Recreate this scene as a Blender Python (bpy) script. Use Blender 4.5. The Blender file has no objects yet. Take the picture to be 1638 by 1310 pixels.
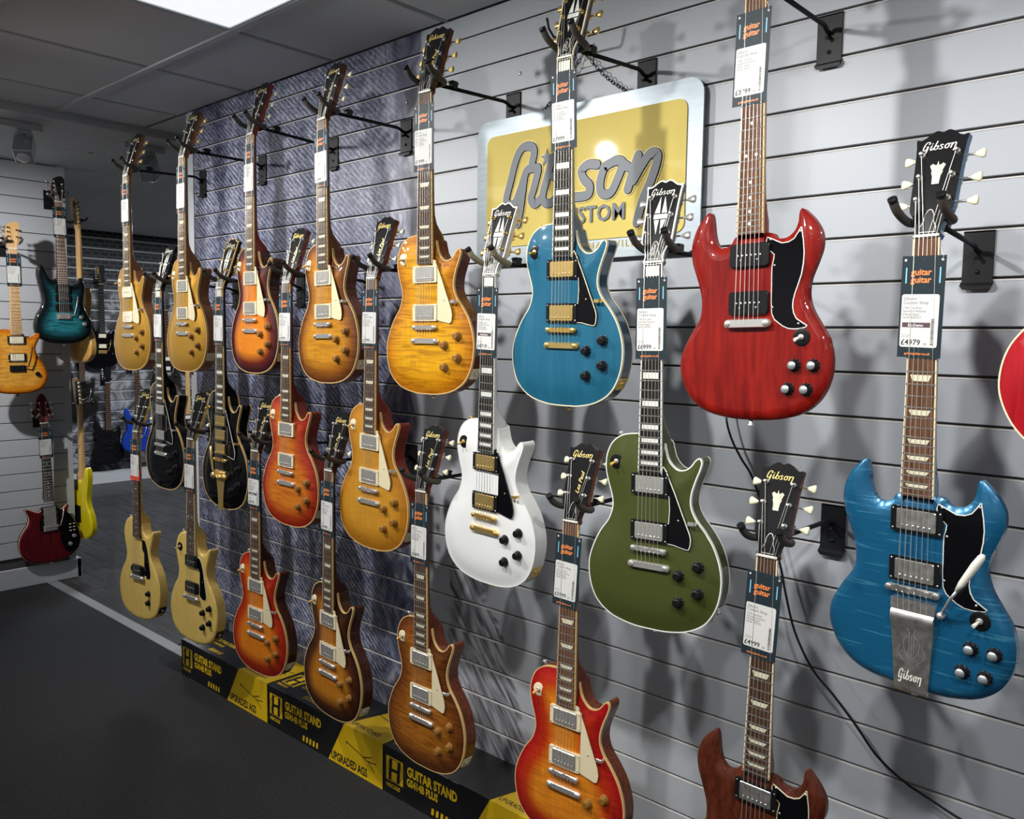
import bpy, math, random
import numpy as np
from mathutils import Vector, Matrix, Euler
from mathutils.geometry import delaunay_2d_cdt
random.seed(7)
rng = np.random.default_rng(7)
SC = bpy.context.scene
COL = SC.collection
R = math.radians

# ------------------------------------------------------------------ camera
FPX, CX, CY = 1344.98, 819.1, 654.7
YAW, PIT, ROL = 0.736301742, 0.0850456688, 0.0133423386
CAM = Vector((0.0, -1.91187, 1.50427))
fw = Vector((-math.sin(YAW)*math.cos(PIT), math.cos(YAW)*math.cos(PIT), -math.sin(PIT)))
r0 = Vector((math.cos(YAW), math.sin(YAW), 0)); u0 = r0.cross(fw)
rt = r0*math.cos(ROL) + u0*math.sin(ROL); up = -r0*math.sin(ROL) + u0*math.cos(ROL)
cd = bpy.data.cameras.new('camera'); cam = bpy.data.objects.new('camera', cd); COL.objects.link(cam)
cam.matrix_world = Matrix(((rt.x, up.x, -fw.x, CAM.x), (rt.y, up.y, -fw.y, CAM.y), (rt.z, up.z, -fw.z, CAM.z), (0, 0, 0, 1)))
cd.sensor_fit = 'HORIZONTAL'; cd.sensor_width = 36.0; cd.lens = FPX/1638*36.0
cd.clip_start = 0.02; cd.clip_end = 60
SC.camera = cam

# ------------------------------------------------------------------ world, exposure, lamps
w = bpy.data.worlds.new('World'); SC.world = w; w.use_nodes = True
w.node_tree.nodes['Background'].inputs[0].default_value = (0.55, 0.6, 0.68, 1)
w.node_tree.nodes['Background'].inputs[1].default_value = 0.05
vs = SC.view_settings
vs.view_transform = 'Standard'; vs.look = 'None'; vs.gamma = 1.0; vs.use_curve_mapping = False
vs.exposure = -0.1

def spot(x, y, z, tx, ty, tz, power, size=62, blend=0.75, radius=0.035, col=(1, 0.98, 0.95)):
    d = bpy.data.lights.new('track_or_fill_spot', 'SPOT'); d.energy = power; d.spot_size = R(size); d.spot_blend = blend
    d.shadow_soft_size = radius; d.color = col
    o = bpy.data.objects.new('track_or_fill_spot', d); COL.objects.link(o); o.location = (x, y, z)
    o.rotation_euler = (Vector((tx, ty, tz)) - Vector((x, y, z))).to_track_quat('-Z', 'Y').to_euler()
    return o
def area(x, y, z, sx, sy, power, rot=(0, 0, 0), col=(1, 1, 1)):
    d = bpy.data.lights.new('ceiling_fill_lamp', 'AREA'); d.shape = 'RECTANGLE'; d.size = sx; d.size_y = sy; d.energy = power; d.color = col
    o = bpy.data.objects.new('ceiling_fill_lamp', d); COL.objects.link(o); o.location = (x, y, z); o.rotation_euler = rot
    return o
# spot lamps of the ceiling track that runs parallel to the guitar wall
for (x, tx, pw_, tz_) in ((-2.42, -1.55, 96, 1.2), (-3.50, -2.75, 96, 1.15), (-4.15, -3.45, 66, 1.1), (-1.38, -0.62, 88, 1.0), (0.25, -0.30, 62, 0.95), (-0.55, -0.15, 46, 0.75)):
    spot(x, -1.45, 2.39, tx, 0, tz_, pw_, size=100, blend=1.0)
spot(-4.30, -1.30, 2.38, -5.40, -0.1, 1.3, 135, size=80, blend=1.0)
# unseen spots added to brighten the opposite wall for reflections and bounce
for x in (1.2, -0.6, -2.4, -4.2, -6.0): spot(x, -2.95, 2.39, x+0.2, -4.4, 1.5, 36, size=95, blend=1.0)
# unseen fill lamps added below the ceiling, behind camera and in far room
for x in (1.265, -0.535, -2.335, -4.0):
    for y in (-2.51, -3.71): area(x, y, 2.49, 0.58, 0.58, 2.6, col=(0.93, 0.97, 1))
area(-6.65, 1.2, 2.46, 0.58, 0.58, 55, col=(0.93, 0.97, 1))  # these two lamps have no fixture; added to brighten the room behind
area(-6.65, 3.0, 2.46, 0.58, 0.58, 45, col=(0.93, 0.97, 1))

# ------------------------------------------------------------------ materials
MAT = {}
def nt(name):
    m = bpy.data.materials.new(name); m.use_nodes = True
    t = m.node_tree; b = t.nodes['Principled BSDF']
    return m, t, b
def setp(b, **k):
    names = dict(rough='Roughness', metal='Metallic', coat='Coat Weight', coatr='Coat Roughness', spec='Specular IOR Level', em='Emission Color', es='Emission Strength', trans='Transmission Weight')
    for a, v in k.items():
        b.inputs[names[a]].default_value = v
def mat(name, col, rough=0.5, **k):
    if name in MAT: return MAT[name]
    m, t, b = nt(name); b.inputs['Base Color'].default_value = (*col, 1); setp(b, rough=rough, **k)
    MAT[name] = m; return m
def N(t, kind, **k):
    n = t.nodes.new(kind)
    for a, v in k.items(): setattr(n, a, v)
    return n
def L(t, a, b): t.links.new(a, b)
def ramp(t, stops, interp='LINEAR'):
    n = t.nodes.new('ShaderNodeValToRGB'); cr = n.color_ramp; cr.interpolation = interp
    while len(cr.elements) < len(stops): cr.elements.new(0.5)
    for e, (p, c) in zip(cr.elements, stops):
        e.position = p; e.color = (*c, 1) if len(c) == 3 else c
    return n
def noisy(name, c1, c2, scale=30, rough=0.5, bump=0.0, stretch=(1, 1, 1), detail=4, lo=0.35, hi=0.65, **k):
    if name in MAT: return MAT[name]
    m, t, b = nt(name); tc = N(t, 'ShaderNodeTexCoord'); mp = N(t, 'ShaderNodeMapping'); mp.inputs['Scale'].default_value = stretch
    n = N(t, 'ShaderNodeTexNoise'); n.inputs['Scale'].default_value = scale; n.inputs['Detail'].default_value = detail
    L(t, tc.outputs['Object'], mp.inputs[0]); L(t, mp.outputs[0], n.inputs['Vector'])
    r = ramp(t, [(lo, c1), (hi, c2)]); L(t, n.outputs['Fac'], r.inputs[0]); L(t, r.outputs[0], b.inputs['Base Color'])
    if bump:
        bp = N(t, 'ShaderNodeBump'); bp.inputs['Strength'].default_value = bump; bp.inputs['Distance'].default_value = 0.002
        L(t, n.outputs['Fac'], bp.inputs['Height']); L(t, bp.outputs[0], b.inputs['Normal'])
    setp(b, rough=rough, **k); MAT[name] = m; return m

def burst(name, edge, mid, centre, e=(0.04, 0.3, 0.75), flame=0.35, fscale=22.0, rough=0.22, coat=0.55, grain=0.15, stripe=(1.0, 1.0, 1.0)):
    """lacquered maple top: colour follows the sprayed distance from the rim, flame figure runs across the grain"""
    if name in MAT: return MAT[name]
    m, t, b = nt(name)
    at = N(t, 'ShaderNodeAttribute', attribute_name='rim')
    r = ramp(t, [(e[0], edge), (e[1], mid), (e[2], centre)]); L(t, at.outputs['Fac'], r.inputs[0])
    tc = N(t, 'ShaderNodeTexCoord'); mp = N(t, 'ShaderNodeMapping'); mp.inputs['Scale'].default_value = (0.35, 0.35, 1.0)
    mp.inputs['Rotation'].default_value = (0, R(7), 0)
    L(t, tc.outputs['Object'], mp.inputs[0])
    mp.inputs['Scale'].default_value = (fscale*0.42, fscale*0.42, fscale*5.2)
    wv = N(t, 'ShaderNodeTexNoise'); wv.inputs['Scale'].default_value = 1.0; wv.inputs['Detail'].default_value = 2.0; wv.inputs['Distortion'].default_value = 0.9
    L(t, mp.outputs[0], wv.inputs['Vector'])
    mp2 = N(t, 'ShaderNodeMapping'); mp2.inputs['Scale'].default_value = (220, 220, 14); L(t, tc.outputs['Object'], mp2.inputs[0])
    ng = N(t, 'ShaderNodeTexNoise'); ng.inputs['Scale'].default_value = 1.0; ng.inputs['Detail'].default_value = 3; L(t, mp2.outputs[0], ng.inputs['Vector'])
    fr = ramp(t, [(0.38, (1-flame, 1-flame*1.2, 1-flame*1.35)), (0.58, (1, 1, 1))]); L(t, wv.outputs['Fac'], fr.inputs[0])
    gr = ramp(t, [(0.3, (1-grain,)*3), (0.7, (1, 1, 1))]); L(t, ng.outputs['Fac'], gr.inputs[0])
    m1 = N(t, 'ShaderNodeMixRGB', blend_type='MULTIPLY'); m1.inputs[0].default_value = 1; L(t, r.outputs[0], m1.inputs[1]); L(t, fr.outputs[0], m1.inputs[2])
    m2 = N(t, 'ShaderNodeMixRGB', blend_type='MULTIPLY'); m2.inputs[0].default_value = 1; L(t, m1.outputs[0], m2.inputs[1]); L(t, gr.outputs[0], m2.inputs[2])
    L(t, m2.outputs[0], b.inputs['Base Color']); setp(b, rough=0.5, coat=coat, coatr=0.045, spec=0.15); MAT[name] = m; return m

def wood(name, c1, c2, scale=(160, 160, 9), rough=0.3, coat=0.5, bump=0.0):
    if name in MAT: return MAT[name]
    m, t, b = nt(name); tc = N(t, 'ShaderNodeTexCoord'); mp = N(t, 'ShaderNodeMapping'); mp.inputs['Scale'].default_value = scale
    n = N(t, 'ShaderNodeTexNoise'); n.inputs['Scale'].default_value = 1.0; n.inputs['Detail'].default_value = 5; n.inputs['Distortion'].default_value = 0.6
    L(t, tc.outputs['Object'], mp.inputs[0]); L(t, mp.outputs[0], n.inputs['Vector'])
    r = ramp(t, [(0.3, c1), (0.72, c2)]); L(t, n.outputs['Fac'], r.inputs[0]); L(t, r.outputs[0], b.inputs['Base Color'])
    setp(b, rough=max(rough, 0.4), coat=coat, coatr=0.05, spec=0.08); MAT[name] = m; return m

mat('black_plastic', (0.009, 0.009, 0.01), 0.25, spec=0.35)
mat('black_gloss', (0.004, 0.004, 0.005), 0.08, spec=0.3)
mat('black_metal', (0.012, 0.013, 0.015), 0.45, spec=0.25)
mat('rubber', (0.07, 0.06, 0.05), 0.7)
mat('rubber_tan', (0.42, 0.37, 0.25), 0.7)
mat('cream', (0.86, 0.76, 0.52), 0.3, coat=0.3)
mat('aged_binding', (0.78, 0.52, 0.2), 0.3, coat=0.4)
mat('white_binding', (0.85, 0.85, 0.8), 0.3, coat=0.4)
mat('cream_guard', (0.84, 0.74, 0.48), 0.22, coat=0.5)
mat('cream_p90', (0.9, 0.82, 0.62), 0.3, coat=0.3)
noisy('pearl', (0.62, 0.66, 0.6), (0.92, 0.93, 0.86), 120, 0.25, coat=0.6)
noisy('pearl_aged', (0.6, 0.58, 0.42), (0.88, 0.85, 0.66), 120, 0.25, coat=0.6)
mat('nickel', (0.86, 0.84, 0.8), 0.26, metal=0.78)
mat('gold_metal', (0.98, 0.7, 0.24), 0.25, metal=0.85)
noisy('aged_nickel', (0.55, 0.53, 0.49), (0.9, 0.88, 0.84), 60, 0.3, metal=0.88)
mat('fret_wire', (0.86, 0.84, 0.8), 0.35, metal=0.5)
mat('string_steel', (0.88, 0.85, 0.78), 0.4, metal=0.8)
mat('amber_knob', (0.28, 0.125, 0.016), 0.35, coat=0.7)
mat('knob_gold_cap', (0.75, 0.5, 0.14), 0.35, metal=0.7)
mat('head_black', (0.008, 0.008, 0.009), 0.2, spec=0.3)
mat('amber_tip', (0.85, 0.5, 0.1), 0.3)
mat('tuner_cream', (0.88, 0.84, 0.58), 0.35)
mat('tuner_amber', (0.86, 0.6, 0.2), 0.35)
mat('tuner_green', (0.72, 0.78, 0.66), 0.35)
mat('white_plastic', (0.85, 0.83, 0.74), 0.35)
mat('logo_pearl', (0.86, 0.84, 0.76), 0.3)
mat('logo_gold', (0.85, 0.66, 0.22), 0.35, metal=0.4)
wood('rosewood', (0.035, 0.018, 0.012), (0.115, 0.06, 0.035), (240, 240, 10), 0.45, 0.0)
wood('rosewood_red', (0.07, 0.03, 0.016), (0.2, 0.1, 0.055), (240, 240, 10), 0.42, 0.0)
wood('ebony', (0.012, 0.011, 0.01), (0.035, 0.03, 0.028), (240, 240, 10), 0.4, 0.0)
wood('maple_board', (0.62, 0.36, 0.14), (0.78, 0.5, 0.22), (150, 150, 6), 0.3, 0.5)
wood('maple_neck', (0.5, 0.3, 0.12), (0.66, 0.42, 0.19), (150, 150, 6), 0.3, 0.5)
wood('mahogany', (0.09, 0.022, 0.012), (0.2, 0.055, 0.025))
wood('mahogany_red', (0.14, 0.016, 0.01), (0.27, 0.04, 0.02))
wood('mahogany_dark', (0.035, 0.012, 0.008), (0.09, 0.028, 0.016))
wood('mahogany_tan', (0.2, 0.075, 0.028), (0.36, 0.15, 0.055))
burst('goldtop', (0.42, 0.21, 0.025), (0.52, 0.28, 0.035), (0.54, 0.3, 0.04), flame=0.03, grain=0.06, rough=0.34); MAT['goldtop'].node_tree.nodes['Principled BSDF'].inputs['Metallic'].default_value = 0.55
burst('dark_burst', (0.03, 0.003, 0.006), (0.16, 0.015, 0.008), (0.82, 0.25, 0.012), e=(0.12, 0.42, 0.85), flame=0.06)
burst('iced_tea', (0.1, 0.025, 0.006), (0.36, 0.12, 0.008), (0.64, 0.28, 0.012), e=(0.05, 0.42, 0.85), flame=0.25)
burst('lemon', (0.5, 0.16, 0.004), (0.72, 0.3, 0.004), (0.85, 0.42, 0.006), e=(0.02, 0.35, 0.8), flame=0.36, fscale=22)
burst('cherry_flame', (0.3, 0.01, 0.006), (0.5, 0.06, 0.01), (0.68, 0.2, 0.014), e=(0.05, 0.4, 0.85), flame=0.28)
burst('honey', (0.4, 0.15, 0.01), (0.54, 0.23, 0.015), (0.62, 0.29, 0.025), e=(0.02, 0.35, 0.8), flame=0.08)
burst('cherry_burst', (0.34, 0.008, 0.008), (0.5, 0.045, 0.006), (0.8, 0.23, 0.012), e=(0.06, 0.42, 0.85), flame=0.08)
burst('tobacco', (0.02, 0.008, 0.005), (0.1, 0.026, 0.005), (0.55, 0.2, 0.014), e=(0.08, 0.45, 0.95), flame=0.1)
burst('bourbon', (0.12, 0.035, 0.01), (0.25, 0.075, 0.01), (0.42, 0.15, 0.015), e=(0.05, 0.4, 0.85), flame=0.4, fscale=36)
burst('faded_cherry', (0.42, 0.008, 0.01), (0.54, 0.04, 0.006), (0.8, 0.26, 0.016), e=(0.1, 0.5, 0.9), flame=0.2, fscale=30)
burst('amber_quilt', (0.5, 0.1, 0.004), (0.86, 0.3, 0.01), (0.92, 0.45, 0.06), e=(0.02, 0.25, 0.6), flame=0.3, fscale=30)
burst('teal_flame', (0.004, 0.006, 0.008), (0.006, 0.045, 0.06), (0.03, 0.26, 0.33), e=(0.2, 0.45, 0.95), flame=0.5)
def trans_wood(name, dark, lite, zs=8, xs=140, lo=0.3, hi=0.7, rough=0.2):
    m = wood(name, dark, lite, (xs, xs, zs), rough, 0.6); return m
trans_wood('sg_cherry', (0.13, 0.004, 0.003), (0.27, 0.012, 0.007), zs=9, xs=60)
trans_wood('sg_walnut', (0.05, 0.011, 0.006), (0.125, 0.028, 0.012), zs=30, xs=90)
trans_wood('red_special', (0.08, 0.004, 0.008), (0.16, 0.01, 0.014))
trans_wood('es_red', (0.3, 0.006, 0.012), (0.46, 0.012, 0.02), zs=4, xs=60)
trans_wood('blue_top', (0.014, 0.105, 0.18), (0.02, 0.135, 0.225), zs=4, xs=50)
mat('blue_back', (0.012, 0.06, 0.11), 0.2, coat=0.9)
noisy('tv_yellow', (0.74, 0.51, 0.13), (0.82, 0.58, 0.17), 40, 0.3, stretch=(6, 6, 0.4), coat=0.5)
mat('white_gloss', (0.86, 0.87, 0.86), 0.15, coat=0.9)
mat('olive_gloss', (0.06, 0.073, 0.018), 0.3, coat=0.7, coatr=0.03, spec=0.2)
mat('yellow_gloss', (0.86, 0.7, 0.01), 0.25, coat=0.8)
mat('blue_gloss', (0.01, 0.05, 0.42), 0.3, coat=0.6)
noisy('natural_body', (0.6, 0.32, 0.07), (0.78, 0.48, 0.14), 30, 0.3, coat=0.6)
mat('dark_gloss', (0.015, 0.014, 0.014), 0.22, coat=0.7)
def pelham():
    m, t, b = nt('pelham_blue'); tc = N(t, 'ShaderNodeTexCoord'); mp = N(t, 'ShaderNodeMapping')
    mp.inputs['Rotation'].default_value = (0, R(-5), 0); mp.inputs['Scale'].default_value = (9, 9, 170)
    L(t, tc.outputs['Object'], mp.inputs[0]); n = N(t, 'ShaderNodeTexNoise'); n.inputs['Scale'].default_value = 1; n.inputs['Detail'].default_value = 2.5
    L(t, mp.outputs[0], n.inputs['Vector'])
    r = ramp(t, [(0.0, (0.008, 0.1, 0.22)), (0.6, (0.012, 0.135, 0.28)), (0.66, (0.06, 0.27, 0.42)), (0.7, (0.012, 0.13, 0.27))])
    L(t, n.outputs['Fac'], r.inputs[0]); L(t, r.outputs[0], b.inputs['Base Color']); setp(b, rough=0.25, coat=0.9, coatr=0.05); b.inputs['Metallic'].default_value = 0.35
    MAT['pelham_blue'] = m
pelham()
mat('tag_card', (0.018, 0.03, 0.038), 0.5, spec=0.2)
mat('tag_label', (0.68, 0.68, 0.66), 0.5, spec=0.2)
mat('tag_orange', (0.85, 0.25, 0.06), 0.5)
mat('tag_blue', (0.22, 0.55, 0.75), 0.5)
mat('tag_red', (0.75, 0.05, 0.05), 0.5)
mat('ink', (0.02, 0.02, 0.02), 0.6)
mat('ink_grey', (0.22, 0.22, 0.22), 0.6)
mat('ex_demo', (0.09, 0.05, 0.06), 0.6)
mat('box_black', (0.012, 0.012, 0.013), 0.35, coat=0.25)
mat('box_yellow', (0.93, 0.6, 0.008), 0.4, coat=0.2)
mat('sign_yellow', (0.7, 0.56, 0.15), 0.5, coat=0.6, coatr=0.035, spec=0.1)
mat('sign_rim', (0.72, 0.56, 0.13), 0.4, coat=0.3)
mat('sign_gold', (0.5, 0.36, 0.05), 0.4)
mat('sign_grey', (0.14, 0.16, 0.185), 0.4, spec=0.3)
mat('sign_dark', (0.015, 0.015, 0.012), 0.5)
noisy('sign_alu', (0.33, 0.385, 0.42), (0.38, 0.435, 0.47), 20, 0.36, stretch=(0.6, 1, 5), metal=0.4)
mat('alu', (0.6, 0.6, 0.59), 0.55)
mat('groove_dark', (0.07, 0.067, 0.064), 0.7)
mat('white_paint', (0.62, 0.65, 0.68), 0.5)
mat('pillar_paint', (0.5, 0.53, 0.57), 0.55)
noisy('ceiling_tile', (0.52, 0.54, 0.56), (0.58, 0.6, 0.62), 260, 0.9, bump=0.25)
mat('tbar', (0.5, 0.52, 0.54), 0.5)
mat('tbar_dark', (0.16, 0.165, 0.175), 0.6)
mat('tbar_mid', (0.24, 0.25, 0.26), 0.5)
mat('chrome_grey', (0.5, 0.54, 0.56), 0.35, metal=0.6)
mat('room_paint', (0.7, 0.71, 0.73), 0.7)
mat('lens', (0.8, 0.82, 0.85), 0.1)

# ------------------------------------------------------------------ mesh helpers
def obj(name, me, parent=None, loc=None, mtx=None, scale=None):
    o = bpy.data.objects.new(name, me); COL.objects.link(o)
    if parent is not None: o.parent = parent
    if mtx is not None: o.matrix_local = mtx
    if loc is not None: o.location = loc
    if scale is not None: o.scale = scale
    return o
def tag(o, label, cat, group=None):
    o['label'] = label; o['category'] = cat
    if group: o['group'] = group
    return o
def structure(o): o['kind'] = 'structure'; return o
def empty(name, loc=(0, 0, 0), rot=None):
    o = bpy.data.objects.new(name, None); COL.objects.link(o); o.location = loc; o.empty_display_size = 0.03
    if rot: o.rotation_euler = rot
    return o

class MB:
    def __init__(s): s.v = []; s.f = []; s.m = []; s.sm = []
    def add(s, vs, fs, m=0, smooth=False):
        b = len(s.v); s.v += [tuple(v) for v in vs]
        for f in fs: s.f.append(tuple(i+b for i in f)); s.m.append(m); s.sm.append(smooth)
        return s
    def box(s, a, b, m=0, bev=0.0):
        (x0, y0, z0), (x1, y1, z1) = a, b
        x0, x1 = min(x0, x1), max(x0, x1); y0, y1 = min(y0, y1), max(y0, y1); z0, z1 = min(z0, z1), max(z0, z1)
        if bev:
            q = bev
            vs = []; 
            for (sx, X) in ((1, x0), (-1, x1)):
                for (sy, Y) in ((1, y0), (-1, y1)):
                    for (sz, Z) in ((1, z0), (-1, z1)):
                        vs += [(X, Y+sy*q, Z+sz*q), (X+sx*q, Y, Z+sz*q), (X+sx*q, Y+sy*q, Z)]
            def i(a, b, c, k): return ((a*2+b)*2+c)*3+k
            fs = []
            for a in (0, 1): fs.append((i(a,0,0,0), i(a,1,0,0), i(a,1,1,0), i(a,0,1,0)))
            for a in (0, 1): fs.append((i(0,a,0,1), i(1,a,0,1), i(1,a,1,1), i(0,a,1,1)))
            for a in (0, 1): fs.append((i(0,0,a,2), i(1,0,a,2), i(1,1,a,2), i(0,1,a,2)))
            for a in (0, 1):
                for b_ in (0, 1):
                    fs.append((i(a,b_,0,0), i(a,b_,0,1), i(a,b_,1,1), i(a,b_,1,0)))
                    fs.append((i(a,0,b_,0), i(a,0,b_,2), i(a,1,b_,2), i(a,1,b_,0)))
                    fs.append((i(0,a,b_,1), i(0,a,b_,2), i(1,a,b_,2), i(1,a,b_,1)))
            for a in (0, 1):
                for b_ in (0, 1):
                    for c in (0, 1): fs.append((i(a,b_,c,0), i(a,b_,c,1), i(a,b_,c,2)))
            c0 = Vector(((x0+x1)/2, (y0+y1)/2, (z0+z1)/2))
            out = []
            for f in fs:
                p = [Vector(vs[j]) for j in f]; n = (p[1]-p[0]).cross(p[2]-p[0])
                out.append(f if n.dot(sum(p, Vector())/len(p)-c0) > 0 else f[::-1])
            return s.add(vs, out, m)
        vs = [(x0,y0,z0),(x1,y0,z0),(x1,y1,z0),(x0,y1,z0),(x0,y0,z1),(x1,y0,z1),(x1,y1,z1),(x0,y1,z1)]
        return s.add(vs, [(0,3,2,1),(4,5,6,7),(0,1,5,4),(1,2,6,5),(2,3,7,6),(3,0,4,7)], m)
    def tube(s, pts, r, n=8, m=0, cap=True, closed=False):
        P = [Vector(p) for p in pts]; k = len(P); rs = r if isinstance(r, (list, tuple)) else [r]*k
        vs = []; prev = None
        for i in range(k):
            if closed: d = P[(i+1) % k] - P[i-1]
            else: d = P[min(i+1, k-1)] - P[max(i-1, 0)]
            d.normalize()
            if prev is None:
                a = Vector((0, 0, 1)) if abs(d.z) < 0.9 else Vector((1, 0, 0)); prev = d.cross(a).normalized()
            u = (prev - d*prev.dot(d)).normalized(); v = d.cross(u); prev = u
            for j in range(n):
                t = 2*math.pi*j/n; vs.append(P[i] + u*(math.cos(t)*rs[i]) + v*(math.sin(t)*rs[i]))
        fs = []
        for i in range(k if closed else k-1):
            for j in range(n):
                a = i*n+j; b = i*n+(j+1) % n; i2 = (i+1) % k; c = i2*n+(j+1) % n; d = i2*n+j
                fs.append((a, b, c, d))
        s.add(vs, fs, m, True)
        if cap and not closed:
            b = len(s.v)-len(vs)
            s.f.append(tuple(b+j for j in range(n))[::-1]); s.m.append(m); s.sm.append(False)
            s.f.append(tuple(b+(k-1)*n+j for j in range(n))); s.m.append(m); s.sm.append(False)
        return s
    def lathe(s, prof, n=16, origin=(0, 0, 0), axis='-y', m=0, smooth=True):
        # prof: (radius, height along axis)
        o = Vector(origin)
        ax = {'-y': (Vector((0,-1,0)), Vector((1,0,0))), 'z': (Vector((0,0,1)), Vector((1,0,0))), 'x': (Vector((1,0,0)), Vector((0,1,0)))}[axis] if isinstance(axis, str) else axis
        a, u = ax; v = a.cross(u); vs = []; fs = []
        if o.length > 0 and max(r for r, _ in prof) > 0.3: prof = [(r/1000, h/1000) for r, h in prof]   # profile given in mm
        for (r, h) in prof:
            for j in range(n):
                t = 2*math.pi*j/n; vs.append(o + a*h + u*(r*math.cos(t)) + v*(r*math.sin(t)))
        for i in range(len(prof)-1):
            for j in range(n):
                fs.append((i*n+j, i*n+(j+1) % n, (i+1)*n+(j+1) % n, (i+1)*n+j))
        s.add(vs, fs, m, smooth); b = len(s.v)-len(vs)
        if prof[-1][0] > 1e-6:
            s.f.append(tuple(b+(len(prof)-1)*n+j for j in range(n))); s.m.append(m); s.sm.append(False)
        if prof[0][0] > 1e-6:
            s.f.append(tuple(b+j for j in range(n))[::-1]); s.m.append(m); s.sm.append(False)
        return s
    def prism(s, poly, h0, h1, fn, m=0, mside=None):
        # poly 2D list; fn(x, y, h) -> 3D; planar cdt fill of both caps
        n = len(poly); tris = fill(poly)
        vs = [fn(x, y, h0) for x, y in poly] + [fn(x, y, h1) for x, y in poly]
        fs = [tuple(t)[::-1] for t in tris]; ft = [tuple(i+n for i in t) for t in tris]
        s.add(vs, fs + ft, m)
        b = len(s.v)-len(vs)
        for i in range(n):
            j = (i+1) % n; s.f.append((b+i, b+j, b+n+j, b+n+i)); s.m.append(m if mside is None else mside); s.sm.append(False)
        return s
    def mesh(s, name, mats, attr=None):
        me = bpy.data.meshes.new(name); me.from_pydata([tuple(v) for v in s.v], [], s.f)
        for mm in mats: me.materials.append(MAT[mm] if isinstance(mm, str) else mm)
        me.polygons.foreach_set('material_index', s.m); me.polygons.foreach_set('use_smooth', s.sm)
        if attr is not None:
            a = me.attributes.new('rim', 'FLOAT', 'POINT'); a.data.foreach_set('value', attr)
        me.update(); return me
    def build(s, name, mats, parent=None, **k):
        if isinstance(mats, str): mats = [mats]
        return obj(name, s.mesh(name, mats), parent, **k)

def area2(P): return 0.5*sum(P[i-1][0]*P[i][1]-P[i][0]*P[i-1][1] for i in range(len(P)))
def fill(poly):
    n = len(poly)
    if n == 4: 
        return [(0, 1, 2), (0, 2, 3)]
    vs = [Vector((x, y)) for x, y in poly]
    r = delaunay_2d_cdt(vs, [(i, (i+1) % n) for i in range(n)], [], 1, 1e-9)
    ov = r[3]; mp = [o[0] if o else -1 for o in ov]; out = []
    sgn = area2(poly)
    for f in r[2]:
        t = [mp[i] for i in f]
        if -1 in t: continue
        a = area2([poly[i] for i in t])
        out.append(tuple(t) if a*sgn > 0 else tuple(t)[::-1])
    return out
def crom(P, n=6, closed=True):
    P = np.array(P, float); K = len(P); out = []
    rg = range(K) if closed else range(K-1)
    for i in rg:
        g = (lambda j: P[j % K]) if closed else (lambda j: P[min(max(j, 0), K-1)])
        a, b, c, d = g(i-1), g(i), g(i+1), g(i+2)
        for t in np.arange(n)/n:
            out.append(.5*((2*b)+(c-a)*t+(2*a-5*b+4*c-d)*t*t+(-a+3*b-3*c+d)*t**3))
    if not closed: out.append(P[-1])
    return np.array(out)
def normals2(P):
    d = np.roll(P, -1, 0)-np.roll(P, 1, 0); d /= np.linalg.norm(d, axis=1)[:, None]
    nrm = np.stack([d[:, 1], -d[:, 0]], 1)
    if area2(P.tolist()) < 0: nrm = -nrm
    return nrm   # outward
def inset(P, d): return P - normals2(P)*d
def segdist(Q, P):
    A = P; B = np.roll(P, -1, 0); D = B-A; l2 = (D**2).sum(1)
    best = np.full(len(Q), 1e9)
    for i in range(len(A)):
        t = np.clip(((Q-A[i])@D[i])/max(l2[i], 1e-12), 0, 1)
        best = np.minimum(best, np.hypot(*(Q-A[i]-t[:, None]*D[i]).T))
    return best
def inside(Q, P):
    c = np.zeros(len(Q), bool); n = len(P); j = n-1
    for i in range(n):
        xi, yi = P[i]; xj, yj = P[j]
        if yi != yj:
            k = ((yi > Q[:, 1]) != (yj > Q[:, 1])) & (Q[:, 0] < (xj-xi)*(Q[:, 1]-yi)/(yj-yi)+xi); c ^= k
        j = i
    return c
def lv(x, s, y): return (x/1000, -y/1000, -s/1000)   # guitar space: x right, s down from the nut, y towards the viewer (mm)

# ------------------------------------------------------------------ lettering (made before everything else)
TXT = {}
def want(key, body, size, bold=0.0, sx=1.0, shear=0.0, align='LEFT', spacing=1.0, line=1.0):
    TXT[key] = dict(body=body, size=size, bold=bold, sx=sx, shear=shear, align=align, spacing=spacing, line=line)
want('guitarguitar', 'guitar\nguitar', 0.0152, 0.0004, 1.0, spacing=0.98, line=0.86)
want('url', 'guitarguitar.co.uk', 0.0062, 0.00012)
want('exdemo', 'Ex-Demo', 0.0068, 0.0002)
want('shop', 'Gibson\nCustom Shop', 0.0078, 0.00008, line=0.9)
want('lines', '1960 Les Paul\nStandard Reissue\nHeavy Aged\nSerial 962223', 0.0058, 0.00004, line=0.95)
want('small', 'Our Price\nincl. VAT', 0.0036, 0.0)
for pr in ('7999', '3799', '4719', '6999', '5999', '4999', '4979', '8999', '3799b', '5499', '4999b', '6499'):
    want('p'+pr, '£'+pr.replace('b', ''), 0.0135, 0.0002)
want('pence', '.00', 0.0055, 0.0001)
want('box1', 'GUITAR STAND', 0.044, 0.0019, 0.74)
want('box2', 'GS414B PLUS', 0.035, 0.0015, 0.74)
want('boxh', 'HERCULES', 0.0185, 0.0005, 0.8)
want('boxu', 'UPGRADED AGS', 0.042, 0.0014, 0.66)
want('boxus', 'UPGRADED AGS', 0.027, 0.0005, 0.75)
want('box1s', 'GUITAR STAND', 0.03, 0.0007, 0.75)
want('box2s', 'GS414B PLUS', 0.024, 0.0005, 0.75)
want('custom', 'CUSTOM', 0.062, 0.0012, 0.95, spacing=1.04)
want('nashville', 'NASHVILLE', 0.026, 0.0005, 0.95, spacing=1.5)
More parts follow.
